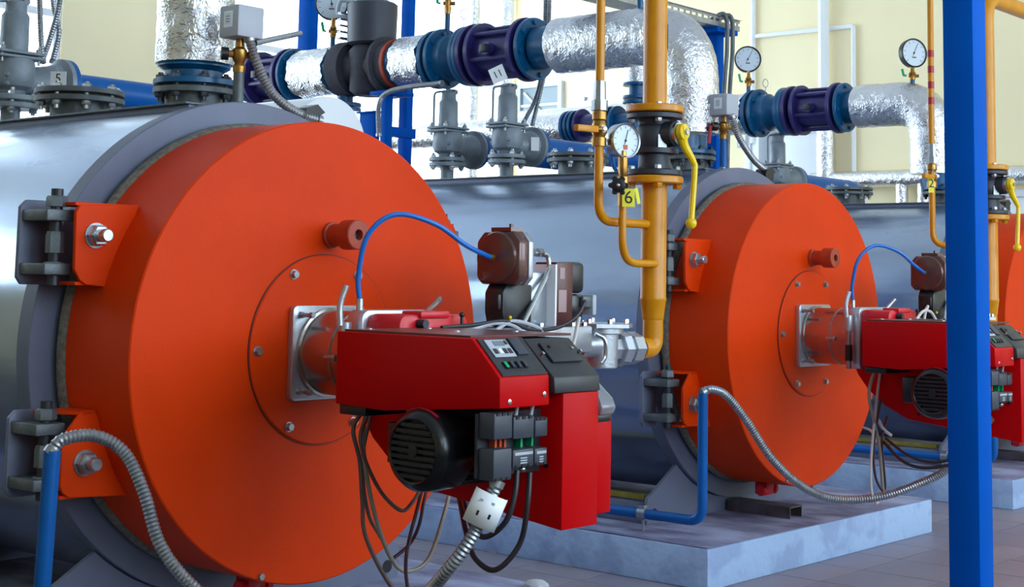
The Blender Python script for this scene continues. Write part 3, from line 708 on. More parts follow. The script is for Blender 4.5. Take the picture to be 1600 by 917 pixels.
# ------------------------------------------------------------------ gas trains
def rrect2(x0, x1, z0, z1, r, n=4):
    out = []
    for cx_, cz_, a0 in ((x1-r, z1-r, 0), (x0+r, z1-r, PI/2), (x0+r, z0+r, PI), (x1-r, z0+r, 3*PI/2)):
        for k in range(n+1):
            a = a0+PI/2*k/n; out.append((cx_+r*math.cos(a), cz_+r*math.sin(a)))
    return out
def build_train(t):
    y0 = -.42
    vb = MB().box(.15, .74, -.48, -.36, 1.0, 1.085).build('valve_block', M_ALU, t, bevel=.008)
    MB().cyl((.05, y0, 1.03), (.16, y0, 1.03), .05, n=24).build('burner_connection', M_ALU, t)
    for x in (.50, .58, .66, .72): MB().hexa((x, -.46, 1.085), (0,0,1), .010, .012).build('block_screw', M_STEEL, vb)
    # pressure governor: squarish brown housing with a round cap, facing the boiler's left
    gy, cz_ = -.446, 1.296
    oct_ = [(gy+.086, 1.235), (gy+.066, 1.214), (gy-.070, 1.214), (gy-.090, 1.235), (gy-.090, 1.345), (gy-.062, 1.377), (gy+.058, 1.376), (gy+.086, 1.345)]
    gv = MB().prism(oct_, 'x', .30, .345).build('governor_housing', M_BROWN, t, bevel=.010)
    MB().prism(oct_, 'x', .346, .368).build('governor_flange', M_ALU, gv, bevel=.004)
    MB().lathe((.30, gy, cz_), (-1,0,0), [(-.01, .080), (.002, .080), (.008, .075), (.014, .05), (.016, 0)], 40).build('governor_cap', M_BROWN, gv)
    MB().lathe((.368, gy, cz_), (1,0,0), [(0, .075), (.03, .06), (.05, .04), (.05, 0)], 32).build('governor_back', M_ALU, gv)
    MB().hexa((.286, gy, cz_), (-1,0,0), .010, .018).build('hose_nipple', M_BRASS, gv)
    MB().box(.305, .36, gy-.05, gy+.03, 1.376, 1.388).cyl((.34, gy-.02, 1.385), (.34, gy-.02, 1.40), .006, n=8).build('top_lug', M_BROWN, gv)
    # black solenoid under it
    so = MB().prism([(.31, 1.09), (.395, 1.075), (.435, 1.09), (.435, 1.215), (.315, 1.215), (.298, 1.19), (.298, 1.13)], 'y', -.475, -.40).build('solenoid', M_BLACK, t, bevel=.005)
    MB().box(.283, .300, -.47, -.43, 1.14, 1.185).build('solenoid_plug', M_BLACK, so, bevel=.003)
    MB().sphere((.33, -.477, 1.115), .006, 8).build('indicator_lamp', M_YELB, so)
    cl = MB().box(.44, .545, -.445, -.385, 1.085, 1.255).build('body_column', M_ALU, t, bevel=.008)
    MB().prism([(.415, 1.10), (.44, 1.10), (.465, 1.34), (.435, 1.34)], 'y', -.44, -.395).build('column_rib', M_ALU, cl, bevel=.003)
    # actuator
    ac = MB().box(.553, .640, -.475, -.385, 1.086, 1.288).build('actuator', M_BROWNL, t, bevel=.006)
    MB().box(.545, .553, -.478, -.39, 1.086, 1.28).build('actuator_edge', M_WHITE, ac, smooth=False)
    MB().box(.565, .605, -.4765, -.4745, 1.13, 1.20).build('rating_label', M_LABEL, ac, smooth=False)
    MB().box(.57, .595, -.4765, -.4745, 1.235, 1.27).build('scale_label', M_LABEL, ac, smooth=False)
    MB().box(.636, .715, -.465, -.39, 1.19, 1.29).build('actuator_top', M_BLACK, ac, bevel=.016)
    MB().box(.632, .715, -.46, -.39, 1.10, 1.187).build('actuator_base', M_BLACKG, ac, bevel=.010)
    MB().box(.70, .748, -.47, -.42, 1.145, 1.180).build('cable_plug', M_IRON, ac, bevel=.003)
    MB().box(.745, .765, -.475, -.425, 1.12, 1.185).build('plug_cover', M_GREYP, ac, bevel=.004)
    for x in (.60, .70): MB().sphere((x, -.467, 1.10), .006, 8).build('case_screw', M_STEEL, ac)
    # impulse pipe
    ip = MB().tube(arc_path([(.40, -.44, 1.318), (.555, -.44, 1.310), (.55, -.45, 1.265), (.355, -.50, 1.085)], .035, 6), .0085, 10).build('impulse_pipe', M_STEEL, t)
    for x in (.455, .50): MB().hexa((x, -.44, 1.316), (1,0,-.03), .015, .022).build('pipe_nut', M_STEEL, ip)
    # gas filter
    fb = MB().lathe((.862, y0, .943), (0,0,1), [(0, 0), (0, .052), (.004, .056), (.112, .058), (.116, .075), (.135, .075), (.135, 0)], 32).build('filter_bowl', M_ALU, t)
    MB().lathe((.862, y0, 1.078), (0,0,1), [(0, .115), (.012, .115), (.014, .11), (.014, 0)], 6).build('filter_lid', M_ALU, t)
    for k in range(8):
        a = 2*PI*k/8+.2; MB().hexa((.862+.09*math.cos(a), y0+.09*math.sin(a), 1.09), (0,0,1), .009, .016).build('lid_screw', M_STEEL, fb)
    MB().cyl((.73, y0, 1.02), (.83, y0, 1.02), .042, n=20).build('filter_inlet', M_ALU, t)
    MB().tube(catmull([(.74, -.49, 1.06), (.77, -.505, 1.04), (.775, -.505, .99), (.76, -.50, .965)], 5), .007, 8).build('bypass_tube', M_STEEL, t)
    MB().lathe((.89, y0, 1.005), (1,0,0), [(0, .045), (.05, .045), (.05, .058), (.085, .062), (.085, .05), (.11, .05), (.11, .056), (.16, .056), (.16, 0)], 8).build('hex_union', M_ALU, t)
TG = 'gas valve trains beside the burners'
train = thing('gas_valve_train', 'nearest gas valve train with round brown governor and black actuator', 'gas valve', (.5, -.42, 1.0), TG)
build_train(train)
dup(train, OFF[1], 'second gas valve train with a brown governor, left of the blue column')
# cable bundle lying over the train
for q, (pts, m_, lab) in enumerate(((((690, 512), (740, 508), (790, 502), (830, 515), (870, 512), (900, 495), (915, 470)), M_CABD, 'dark cable lying over the burner top and rising to the actuator'),
                                    (((735, 516), (770, 505), (800, 508), (822, 524)), M_GREYP, 'pale grey cable arching over the burner top plate'),
                                    (((770, 520), (800, 502), (840, 512), (850, 526)), M_GREYP, 'pale grey cable looping toward the black electrics cap'),
                                    (((905, 495), (895, 540), (880, 556), (868, 560)), M_CABW, 'thin white cable dropping from the actuator plug'))):
    P = [at(x, y, 'y', -.52) for x, y in pts]
    single(MB().tube(catmull(P, 6), .0065, 8), 'cable', lab, 'cable', m_, 'cables on the burner tops', loc=P[0])
for q, (e, lab) in enumerate(((1432, 'left of three pale cables fanning out on the second burner'), (1444, 'middle of three pale cables fanning out on the second burner'), (1462, 'right of three pale cables fanning out on the second burner'))):
    P = [at(x, y, 'y', -.45+.01*q) for x, y in ((e, 499), ((e+1448)/2, 488), (1447, 484), (1450, 478))]
    single(MB().tube(catmull(P, 6), .0065, 8), 'cable', lab, 'cable', M_CABW, 'cables on the burner tops', loc=P[0])
# blue signal hoses
def hose(o, label):
    o = Vector(o)
    P = [at(562, 472, 'y', -.285)]+[at(x, y, 'y', v) for x, y, v in ((560, 430, -.29), (575, 367, -.32), (618, 335, -.37), (680, 350, -.43), (728, 383, -.455))]+[V(.268, -.446, 1.296)]
    P = [p+o for p in P]; h = thing('signal_hose', label, 'hose', P[0], 'blue signal hoses')
    MB().tube(catmull(P, 8), .0078, 10).build('hose', M_HOSE, h)
    MB().cyl(P[0]+V(0,0,-.035), P[0]+V(0,0,.01), .011, n=12).build('fitting', M_STEEL, h)
hose((0,0,0), 'blue hose arching over the nearest burner to its brown governor')
hose(OFF[1], 'blue hose arching over the second burner beside the column')

# ------------------------------------------------------------------ gas pipes, valves and gauges
def hub_flange(m, x, y, z, r, t_, n=40): return m.cyl((x, y, z), (x, y, z+t_), r, n=n, ch=.004)
def gas_pipe(x, y, label, label_v, top):
    t = thing('gas_pipe', label, 'pipe', (x, y, 1.0), 'yellow main gas pipes')
    prof = arc_path([(x-.075, y, 1.003), (x, y, 1.003), (x, y, 1.10)], .055, 8)
    MB().tube(prof, .036, 20).build('elbow', M_YEL, t)
    MB().lathe((x, y, 1.10), (0,0,1), [(0, .036), (.004, .038), (.012, .038), (.065, .045), (.072, .047), (.08, .045), (.49, .045), (.49, 0)], 32).build('lower_pipe', M_YEL, t)
    lf = hub_flange(MB(), x, y, 1.572, .102, .026).build('flange', M_YEL, t)
    if top is None: MB().tube([(x, y, 1.845), (x, y, H)], .0425, 32).build('upper_pipe', M_YEL, t)
    else: MB().tube(arc_path([(x, y, 1.845), (x, y, top), (X1, y, top)], .12, 10), .0425, 24).build('upper_pipe', M_YEL, t)
    uf = hub_flange(MB(), x, y, 1.822, .102, .026).build('flange', M_YEL, t)
    for k in range(4):
        a = PI/4+PI/2*k; p = V(x+.082*math.cos(a), y+.082*math.sin(a), 0)
        MB().hexa(p+V(0,0,1.572), (0,0,-1), .017, .016).build('flange_bolt', M_YEL, lf)
        MB().hexa(p+V(0,0,1.848), (0,0,1), .012, .006).build('flange_bolt', M_STEEL, uf)
    # ball valve
    v = thing('ball_valve', label_v, 'valve', (x, y, 1.60), 'yellow-handled gas ball valves')
    MB().lathe((x, y, 1.600), (0,0,1), [(0, 0), (0, .095), (.003, .098), (.018, .098), (.022, .09), (.022, .058), (.075, .055), (.078, .085), (.095, .085), (.098, .06), (.12, .066), (.165, .066), (.18, .056), (.198, .058), (.198, .092), (.202, .098), (.216, .098), (.219, .095), (.219, 0)], 48).build('body', M_DARK, v)
    for k in range(4):
        a = PI/4+PI/2*k; p = V(x+.08*math.cos(a), y+.08*math.sin(a), 0)
        MB().hexa(p+V(0,0,1.622), (0,0,1), .013, .014).build('stud_nut', M_ZINC, v); MB().hexa(p+V(0,0,1.798), (0,0,-1), .013, .014).build('stud_nut', M_ZINC, v)
    MB().obox((x-.035, y-.058, 1.715), (.014, -.008, 0), (0, 0, .026), (.0008, .0014, 0)).build('rating_plate', M_ZINC, v, smooth=False)
    st = MB().cyl((x, y-.05, 1.745), (x, y-.098, 1.745), .045, n=28, ch=.004).build('stem_flange', M_DARK, v)
    MB().cyl((x, y-.098, 1.745), (x, y-.108, 1.745), .040, n=28).build('stop_plate', M_STEEL, st)
    yh = y-.118
    hp = [(x-.004, yh, 1.772), (x, yh, 1.745), (x+.012, yh, 1.705), (x+.050, yh-.012, 1.650), (x+.056, yh-.014, 1.615), (x+.036, yh-.014, 1.435)]
    C_ = catmull(hp, 6)
    h = MB(); h.tube(C_, .012, 10, radii=[.020 if i < 5 else max(.0105, .020-.0006*(i-4)) for i in range(len(C_))]).sphere(hp[-1], .020, 14).cyl((x, yh+.01, 1.75), (x, yh-.013, 1.75), .029, n=24, ch=.003)
    hd = h.build('handle', M_YELB, v)
    MB().hexa((x, yh-.013, 1.75), (0,-1,0), .012, .010).build('handle_nut', M_STEEL, hd)
    return t
GX, GY = 1.145, -.43
g1 = gas_pipe(GX, GY, 'thick yellow gas pipe rising before the foil elbow, with flanges', 'dark ball valve with a long yellow handle in the nearest gas pipe', None)
d_ = V(.62, -.78, 0).normalized(); e_ = V(-d_.y, d_.x, 0)*-1
MB().obox(V(GX, GY, 2.095)+d_*.0425, e_*.007, d_*.0016, (0, 0, .045)).build('flow_mark', M_INK, g1, smooth=False)
gas_pipe(4.115, -.38, 'yellow gas pipe behind the blue column, bending right at the top', 'ball valve with yellow handle peeking out right of the column', 2.715)

def thin_pipe(pts, label, zu, lever, tagged):
    pts = [Vector(p) for p in pts]; x, y = pts[0].x, pts[0].y
    t = thing('bypass_pipe', label, 'pipe', pts[-1], 'thin yellow gas pipes')
    MB().tube(arc_path(pts, .075, 8), .0155, 14).build('pipe', M_YEL, t)
    un_ = MB().lathe((x, y, zu+.02), (0,0,1), [(0, .019), (0, .028), (.035, .028), (.036, .022), (.10, .020), (.10, .0155)], 8).build('union', M_ZINC, t)
    cv = MB().lathe((x, y, zu-.10), (0,0,1), [(0, .016), (0, .025), (.028, .025), (.03, .020), (.045, .026), (.07, .026), (.085, .02), (.09, .025), (.115, .025), (.115, .016)], 14).build('cock_body', M_BRASS, t)
    MB().cyl((x, y, zu-.045), (x-.02, y-.035, zu-.045), .011, n=12).hexa((x-.02, y-.035, zu-.045), (-.5,-.87,0), .009, .012).build('cock_stem', M_ZINC, cv)
    if lever: MB().obox((x-.115, y-.035, zu-.052), (.055, .0, .002), (0, .010, 0), (0, 0, .011)).obox((x-.04, y-.037, zu-.048), (.03, 0, 0), (0, .006, 0), (0, 0, .003)).build('lever', M_YEL, cv, bevel=.003)
    for zz in (zu+.0,): pass
    return t
thin_pipe([(.825, GY, H), (.825, GY, 1.43), (GX-.04, GY, 1.43)], 'thin yellow gas pipe with a union, left of the thick one', 1.78, True, False)
u2 = at(1456, 262, 'x', 3.95); u2b = at(1475, 386, 'x', 3.95)
t2 = thin_pipe([(u2.x, u2.y, H), (u2.x, u2.y, 1.44), (4.08, -.36, 1.44)], 'thin yellow gas pipe with red bands, just left of the blue column', u2.z+.0, True, True)
for k in range(4):
    zz = at(1456, 84+k*24.5, 'x', u2.x).z
    MB().lathe((u2.x, u2.y, zz-.018), (.0, .0, 1), [(0, .0158), (0, .0162), (.036, .0162), (.036, .0158)], 14).build('red_band', M_REDH, t2)
# gauge stub on the thick pipe
t = thing('gauge_pipe', 'thin curved yellow pipe with a needle valve under the silver gauge', 'pipe', (.965, -.47, 1.35))
MB().tube(arc_path([(.893, -.48, 1.50), (.893, -.48, 1.293), (GX-.02, -.455, 1.293)], .09, 8), .0135, 12).build('pipe', M_YEL, t)
MB().lathe((.893, -.48, 1.48), (0,0,1), [(0, .0135), (0, .017), (.04, .017), (.042, .013), (.06, .013), (.062, .019), (.10, .019), (.105, .013), (.12, .017), (.165, .017), (.17, .012), (.185, .012)], 8).build('needle_valve', M_BRASS, t)
nk = MB().cyl((.89, -.48, 1.548), (.825, -.515, 1.545), .012, n=12).build('valve_stem', M_BRASS, t)
star = MB(); dn = V(-.85, -.5, 0).normalized(); ex = V(-dn.y, dn.x, 0); p0 = V(.825, -.515, 1.545)
star.lathe(p0, dn, [(0, .0), (0, .024), (.022, .024), (.025, .018), (.025, 0)], 16)
for k in range(6):
    a = PI/3*k; c = p0+ex*(.025*math.cos(a))+V(0,0,.025*math.sin(a)); star.cyl(c, c+dn*.022, .009, n=10, ch=.002)
star.build('star_knob', M_BLACK, nk)
MB().sphere(p0+dn*.026, .007, 8).build('knob_screw', M_STEEL, nk)

def gauge(name, label, c, d, r, depth, rim, ring_m, stem, group, seat=None, needle=50):
    c = Vector(c); d = Vector(d).normalized(); x = V(0,0,1).cross(d).normalized(); y = d.cross(x)
    t = thing(name, label, 'gauge', stem[-1] if stem else c, group)
    MB().lathe(c, d, [(-depth, 0), (-depth, r*.93), (-depth*.9, r*.97), (-.004, r*.97), (-.004, r), (.004, r), (.006, r*.97), (.004, r*.90), (0, r*.90)], 48).build('case', rim, t)
    dl = MB().lathe(c, d, [(-.002, 0), (-.002, r*.905), (-.008, r*.905), (-.008, 0)], 40).build('dial', M_DIAL, t)
    for k in range(11):
        a = math.radians(225-27*k); rr = r*.74
        MB().obox(c+x*(rr*math.cos(a))+y*(rr*math.sin(a))-d*.0018, (x*math.cos(a)+y*math.sin(a))*(r*(.10 if k % 2 == 0 else .06)), (x*-math.sin(a)+y*math.cos(a))*r*.012, d*.0006).build('tick', M_INK, dl, smooth=False)
    a = math.radians(needle)
    MB().obox(c+(x*math.cos(a)+y*math.sin(a))*r*.22-d*.0005, (x*math.cos(a)+y*math.sin(a))*r*.42, (x*-math.sin(a)+y*math.cos(a))*r*.018, d*.0006).lathe(c-d*.001, d, [(0, 0), (0, r*.07), (.003, r*.06), (.003, 0)], 12).build('needle', M_INK, t, smooth=False)
    MB().obox(c-y*r*.30-d*.0018, x*r*.16, y*r*.045, d*.0006).build('dial_mark', M_CABM, dl, smooth=False)
    return t
vg = thing
sg_ = gauge('pressure_gauge', 'silver pressure gauge on a brass needle valve before the gas valve', (.897, -.488, 1.702), (-.27, -.963, .0), .060, .045, M_STEEL, M_STEEL, [(.893, -.48, 1.65)], 'pressure gauges', needle=75)
MB().cyl((.893, -.48, 1.645), (.893, -.48, 1.668), .010, n=10).build('stem', M_BRASS, sg_)
MB().obox(V(.897, -.488, 1.702)+V(0,0,-.022)+V(-.27,-.963,0)*-.0006, V(.963,-.27,0)*.008, (0,0,.008), V(-.27,-.963,0)*.0008).build('orange_patch', M_ORPL, sg_, smooth=False)

# number tags
def number_tag(label, c, right, up, w, h, m_, body, size, parent_group='number tags', cord=None):
    c = Vector(c); x = Vector(right).normalized(); y = Vector(up).normalized(); n = x.cross(y).normalized()
    t = thing('number_tag', label, 'tag', c-y*h/2, parent_group)
    MB().obox(c, x*(w/2), y*(h/2), n*.0012).build('plate', m_, t, smooth=False)
    if body: text('numeral', body, size, c+n*.0016, x, y, M_INK, t)
    if cord: MB().tube([c+y*h*.45, Vector(cord)], .0015, 6).build('cord', M_ZINC, t)
    return t
rt = V(.72, -.69, 0)
number_tag('yellow tag with a black 6 hanging on the gas pipe', at(982, 309, 'y', -.525), rt, (0,0,1), .042, .060, M_TAGY, '6', .06, cord=(.90, -.50, 1.55))
number_tag('small pale strip tag beside the yellow number six tag', at(996, 306, 'y', -.515), rt+V(.2,.2,.3), (-.2,.1,1), .012, .055, M_TAGY, None, .02, cord=(.90, -.50, 1.55))
number_tag('small yellow tag on the thin pipe left of the blue column', at(1455, 287, 'x', u2.x-.03), rt, (0,0,1), .028, .09, M_TAGY, '2', .06, cord=(u2.x-.02, u2.y-.02, u2.z+.0))

# ------------------------------------------------------------------ safety valves
def build_safety(t, x, y):
    MB().cyl((x, y, 1.79), (x, y, 1.875), .038, n=24).build('neck', M_IRONL, t)
    for z in (1.862, 1.892):
        MB().cyl((x, y, z), (x, y, z+.022), .105, n=32, ch=.003).build('flange', M_IRONL, t)
    for k in range(4):
        a = PI/4+PI/2*k+.3; p = V(x+.085*math.cos(a), y+.085*math.sin(a), 0)
        MB().cyl(p+V(0,0,1.84), p+V(0,0,1.94), .009, n=8).hexa(p+V(0,0,1.914), (0,0,1), .016, .014).hexa(p+V(0,0,1.862), (0,0,-1), .016, .014).build('flange_bolt', M_ZINC, t)
    bd = MB().lathe((x, y, 1.914), (0,0,1), [(0, .05), (.02, .055), (.035, .078), (.06, .088), (.13, .085), (.145, .08), (.145, 0)], 32).build('body', M_IRONL, t)
    MB().lathe((x+.02, y, 1.975), (1,0,0), [(0, .05), (.05, .062), (.12, .075), (.17, .088), (.185, .112), (.205, .112), (.205, 0)], 32).build('outlet', M_IRONL, t)
    for k in range(2): MB().sphere((x-.06, y-.065, 1.99-k*.035), .011, 10).build('drain_plug', M_IRONL, bd)
    MB().prism([(x-.10, y-.075), (x+.10, y-.075), (x+.10, y+.075), (x-.10, y+.075)], 'z', 2.058, 2.072).build('bonnet_flange', M_IRONL, t, bevel=.006)
    MB().prism([(x-.10, y-.075), (x+.10, y-.075), (x+.10, y+.075), (x-.10, y+.075)], 'z', 2.076, 2.09).build('bonnet_flange', M_IRONL, t, bevel=.006)
    for a in (-.08, .08):
        for b in (-.055, .055): MB().hexa((x+a, y+b, 2.09), (0,0,1), .013, .014).cyl((x+a, y+b, 2.04), (x+a, y+b, 2.115), .006, n=8).build('bonnet_bolt', M_ZINC, t)
    MB().lathe((x, y, 2.09), (0,0,1), [(0, .056), (.02, .056), (.145, .054), (.158, .045), (.162, .043), (.200, .042), (.205, .035), (.205, 0)], 32).build('bonnet', M_IRONL, t)
    lv = MB().tube(arc_path([(x-.09, y+.03, 2.09), (x-.09, y+.03, 2.285), (x-.02, y+.01, 2.298)], .03, 6), .007, 8).build('lift_lever', M_IRONL, t)
    MB().box(x-.012, x+.04, y-.018, y+.018, 2.285, 2.312).cyl((x+.03, y-.03, 2.295), (x+.03, y+.03, 2.295), .016, n=12).build('lever_fork', M_IRONL, lv, bevel=.003)
SVG = 'grey spring safety valves on the boilers'
sv1 = thing('safety_valve', 'big grey safety valve cut off at the left picture edge', 'safety valve', (0, 1.87, 1.79), SVG); build_safety(sv1, 0, 1.87)
dup(sv1, (3.06, .055, 0), 'grey safety valve under the number eleven tag, on the middle boiler')
dup(sv1, (3.06, .505, 0), 'grey safety valve farther left on the middle boiler, against the bright window')
dup(sv1, (6.168, .18, 0), 'grey safety valve behind the middle boiler door, on the far boiler')
def discharge(x, y, x1, label, leg=None):
    t = thing('discharge_pipe', label, 'pipe', (x1, y, 0), 'blue discharge pipes of the safety valves')
    MB().cyl((x+.225, y, 1.975), (x+.247, y, 1.975), .112, n=32, ch=.003).build('flange', M_BLUEP, t)
    MB().tube(arc_path([(x+.245, y, 1.975), (x1, y, 1.975), (x1, y, 0)], .15, 8), .062, 20).build('pipe', M_BLUEP, t)
    for k in range(6):
        a = PI/3*k; p = V(x+.247, y+.09*math.cos(a), 1.975+.09*math.sin(a)); MB().hexa(p, (1,0,0), .014, .012).build('flange_bolt', M_ZINC, t)
    return t
discharge(0, 1.87, 1.10, 'blue discharge pipe behind the nearest boiler, left of the foil riser')
discharge(3.06, 1.925, 4.55, 'blue discharge pipe from the safety valve under the eleven tag')
discharge(3.06, 2.375, 4.25, 'short blue discharge pipe between the two middle safety valves')
discharge(6.168, 2.05, 7.36, 'blue discharge pipe behind the middle orange door')
number_tag('white tag with a 5 hanging on the nearest safety valve', at(91, 123, 'x', -.03), (.55, -.83, 0), (0,0,1), .062, .055, M_WHITE, '5', .05, cord=at(88, 105, 'x', 0))
number_tag('small white tag on the outlet of the valve below number eleven', at(836, 225, 'y', 1.83), (.72, -.69, 0), (.0,0,1), .045, .075, M_WHITE, None, .03, cord=at(833, 208, 'y', 1.88))

# ------------------------------------------------------------------ overhead foil-wrapped pipes with valves
def flange_y(m, X, Z, y, r, t_=.026): return m.lathe((X, y-t_/2, Z), (0,1,0), [(0, .06), (0, r-.003), (.003, r), (t_-.003, r), (t_, r-.003), (t_, .06)], 40, closed=True)
def bolts_y(X, Z, y, r, parent, m_=None, n=8, both=True):
    for k in range(n):
        a = 2*PI*k/n+.2; p = V(X+r*math.cos(a), y, Z+r*math.sin(a))
        MB().hexa(p, (0,-1,0), .015, .014).build('flange_bolt', m_ or M_TEAL, parent)
def valve_y(X, Z, ya, yb, label, grp='purple pipe valves'):
    """wafer valve between ya (near) and yb (far): purple body, two flanges, tie bars and a square stem"""
    ym = (ya+yb)/2; v = thing('pipe_valve', label, 'valve', (X, ym, Z-.12), grp)
    MB().lathe((X, ya, Z), (0,1,0), [(0, .0), (0, .125), (.03, .128), (yb-ya-.03, .128), (yb-ya, .125), (yb-ya, 0)], 40).build('body', M_PURPLE, v)
    for y in (ya, yb): flange_y(MB(), X, Z, y, .178, .03).build('flange', M_PURPLE, v)
    for k in range(6):
        a = 2*PI*k/6+.35; p = V(X+.145*math.cos(a), ya, Z+.145*math.sin(a)); MB().cyl(p, (p.x, yb, p.z), .014, n=10).build('tie_bar', M_PURPLE, v)
    st = MB().cyl((X-.12, ym, Z), (X-.175, ym, Z), .034, n=16).build('stem_boss', M_PURPLE, v)
    MB().obox((X-.185, ym, Z), (.016, 0, 0), (0, .022, 0), (0, 0, .022)).build('square_stem', M_DARK, st, bevel=.003)
    return v
def joint_y(X, Z, ya, yb, label, grp='blue rubber compensators'):
    """flanged blue spool with a black rubber joint at its far end"""
    v = thing('pipe_compensator', label, 'pipe joint', (X, (ya+yb)/2, Z-.12), grp)
    L = yb-ya
    MB().lathe((X, ya, Z), (0,1,0), [(0, .0), (0, .10), (L*.35, .105), (L*.5, .135), (L*.72, .135), (L*.85, .15), (L, .15), (L, 0)], 36).build('spool', M_TEAL, v)
    f1 = flange_y(MB(), X, Z, ya+.013, .172).build('flange', M_TEAL, v); f2 = flange_y(MB(), X, Z, yb-.055, .175).build('flange', M_TEAL, v); flange_y(MB(), X, Z, yb, .172, .03).build('flange', M_TEAL, v)
    flange_y(MB(), X, Z, yb-.028, .158, .028).build('rubber_bellows', M_RUBBER, v)
    bolts_y(X, Z, yb-.068, .145, f2, M_TEAL)
    return v
def spool(t, X, Z, ya, yb, r, m_, name): return MB().lathe((X, ya, Z), (0,1,0), [(0, 0), (0, r), (yb-ya, r), (yb-ya, 0)], 36).build(name, m_, t)
def foil_len(t, X, Z, ya, yb, r, seed):
    """crinkled foil sleeve along y"""
    j = random.Random(seed); n, k = 40, max(4, int((yb-ya)/.03)); vs = []; fs = []
    for q in range(k+1):
        for i in range(n):
            a = 2*PI*i/n; rr = r*(1+j.uniform(-.018, .018)); y = ya+(yb-ya)*q/k
            if q in (0, k): y += j.uniform(-.012, .012)
            vs.append((X+rr*math.cos(a), y, Z+rr*math.sin(a)))
    for q in range(k):
        for i in range(n): i2 = (i+1) % n; fs.append((q*n+i, q*n+i2, (q+1)*n+i2, (q+1)*n+i))
    c = len(vs); vs += [(X, ya, Z), (X, yb, Z)]
    for i in range(n): i2 = (i+1) % n; fs.append((c, i2, i)); fs.append((c+1, k*n+i, k*n+i2))
    return MB().add(vs, fs).build('foil_jacket', M_FOIL, t, angle=80)
def foil_path(t, path, r, seed, n=36, jit=.02, name='foil_jacket'):
    j = random.Random(seed); path = resample([Vector(p) for p in path], .03); m = MB(); m.tube(path, r, n)
    for v in m.v[:]:
        pass
    c = 0
    for i in range(len(path)):
        for k in range(n):
            v = m.v[c]; d = v-path[i]; m.v[c] = path[i]+d*(1+j.uniform(-jit, jit)); c += 1
    return m.build(name, M_FOIL, t, angle=80)
PG = 'foil wrapped overhead water pipes'
# pipe of the middle boiler
X, Z = 3.06, 2.49
p2 = thing('water_pipe', 'long foil and blue pipe bending down onto the middle boiler', 'pipe', (X, .72, 1.89), PG)
foil_path(p2, arc_path([(X, 1.56, Z), (X, .72, Z), (X, .72, 1.95)], .36, 14), .150, 3, jit=.022)
MB().cyl((X, .74, 1.89), (X, .74, 1.96), .11, n=28).build('riser_stub', M_TEAL, p2)
spool(p2, X, Z, 1.55, 1.70, .118, M_TEAL, 'pipe_length')
f = flange_y(MB(), X, Z, 1.735, .172).build('flange', M_TEAL, p2); bolts_y(X, Z, 1.722, .145, f)
valve_y(X, Z, 1.79, 2.10, 'purple valve with the number eleven tag on the overhead pipe')
f = flange_y(MB(), X, Z, 2.165, .178, .03).build('flange', M_PURPLE, p2)
flange_y(MB(), X, Z, 2.135, .13, .03).build('gasket', M_RUBBER, p2)
flange_y(MB(), X, Z, 2.20, .172, .028).build('flange', M_TEAL, p2)
joint_y(X, Z, 2.215, 2.47, 'blue compensator left of the number eleven valve')
spool(p2, X, Z, 2.47, 2.60, .125, M_TEAL, 'pipe_length')
foil_len(p2, X, Z, 2.51, 2.735, .155, 11)
spool(p2, X, Z, 2.72, 2.80, .135, M_TEAL, 'pipe_length')
flange_y(MB(), X, Z, 2.80, .15, .03).build('red_sealing_ring', M_ORANGE_D, p2)
# circulation pump in dark insulation shells
pm = thing('circulation_pump', 'dark insulated circulation pump standing in the overhead pipe', 'pump', (X, 3.02, Z-.17), None)
MB().lathe((X, 2.815, Z), (0,1,0), [(0, .10), (0, .150), (.05, .150), (.06, .172), (.085, .172), (.085, .10)], 40, closed=True).build('insulation_flange', M_INSUL, pm)
MB().lathe((X, 3.165, Z), (0,1,0), [(0, .10), (0, .165), (.07, .172), (.10, .172), (.115, .150), (.115, .10)], 40, closed=True).build('insulation_flange', M_INSUL, pm)
MB().lathe((X, 3.03, Z-.175), (0,0,1), [(0, 0), (0, .09), (.03, .125), (.27, .135), (.30, .11), (.30, 0)], 36).build('pump_body', M_INSUL, pm, angle=60)
MB().lathe((X, 2.88, Z), (0,1,0), [(0, 0), (0, .12), (.30, .12), (.30, 0)], 32).build('volute', M_INSUL, pm)
hd = MB().lathe((X, 3.03, Z+.13), (0,0,1), [(0, 0), (0, .12), (.012, .15), (.25, .155), (.262, .14), (.262, 0)], 28).build('drive_head', M_CHAR, pm, angle=20)
for q in range(5): MB().box(X-.14, X-.05, 3.16, 3.19, Z+.17+q*.038, Z+.182+q*.038).build('terminal_screw', M_ZINC, hd, smooth=False)
MB().cyl((X, 3.03, Z+.392), (X, 3.03, Z+.41), .10, n=24).build('drive_cap', M_GREYP, hd)
MB().tube(catmull([(X-.05, 3.12, Z+.40), (X-.08, 3.22, Z+.42), (X-.08, 3.25, Z+.34), (X-.05, 3.19, Z+.31)], 6), .014, 8).build('cable_gland', M_GREYP, hd)
spool(p2, X, Z, 3.27, 3.36, .14, M_TEAL, 'pipe_length')
foil_len(p2, X, Z, 3.32, 3.64, .152, 12)
spool(p2, X, Z, 3.60, 3.70, .125, M_TEAL, 'pipe_length')
f = flange_y(MB(), X, Z, 3.705, .172).build('flange', M_TEAL, p2); bolts_y(X, Z, 3.69, .145, f)
valve_y(X, Z, 3.755, 4.04, 'far purple valve at the left end of the overhead pipe')
flange_y(MB(), X, Z, 4.085, .172).build('flange', M_TEAL, p2); spool(p2, X, Z, 4.09, 4.2, .12, M_TEAL, 'pipe_length'); foil_path(p2, arc_path([(X, 4.15, Z), (X, 4.82, Z), (X, 4.82, H-.02)], .3, 10), .15, 13)
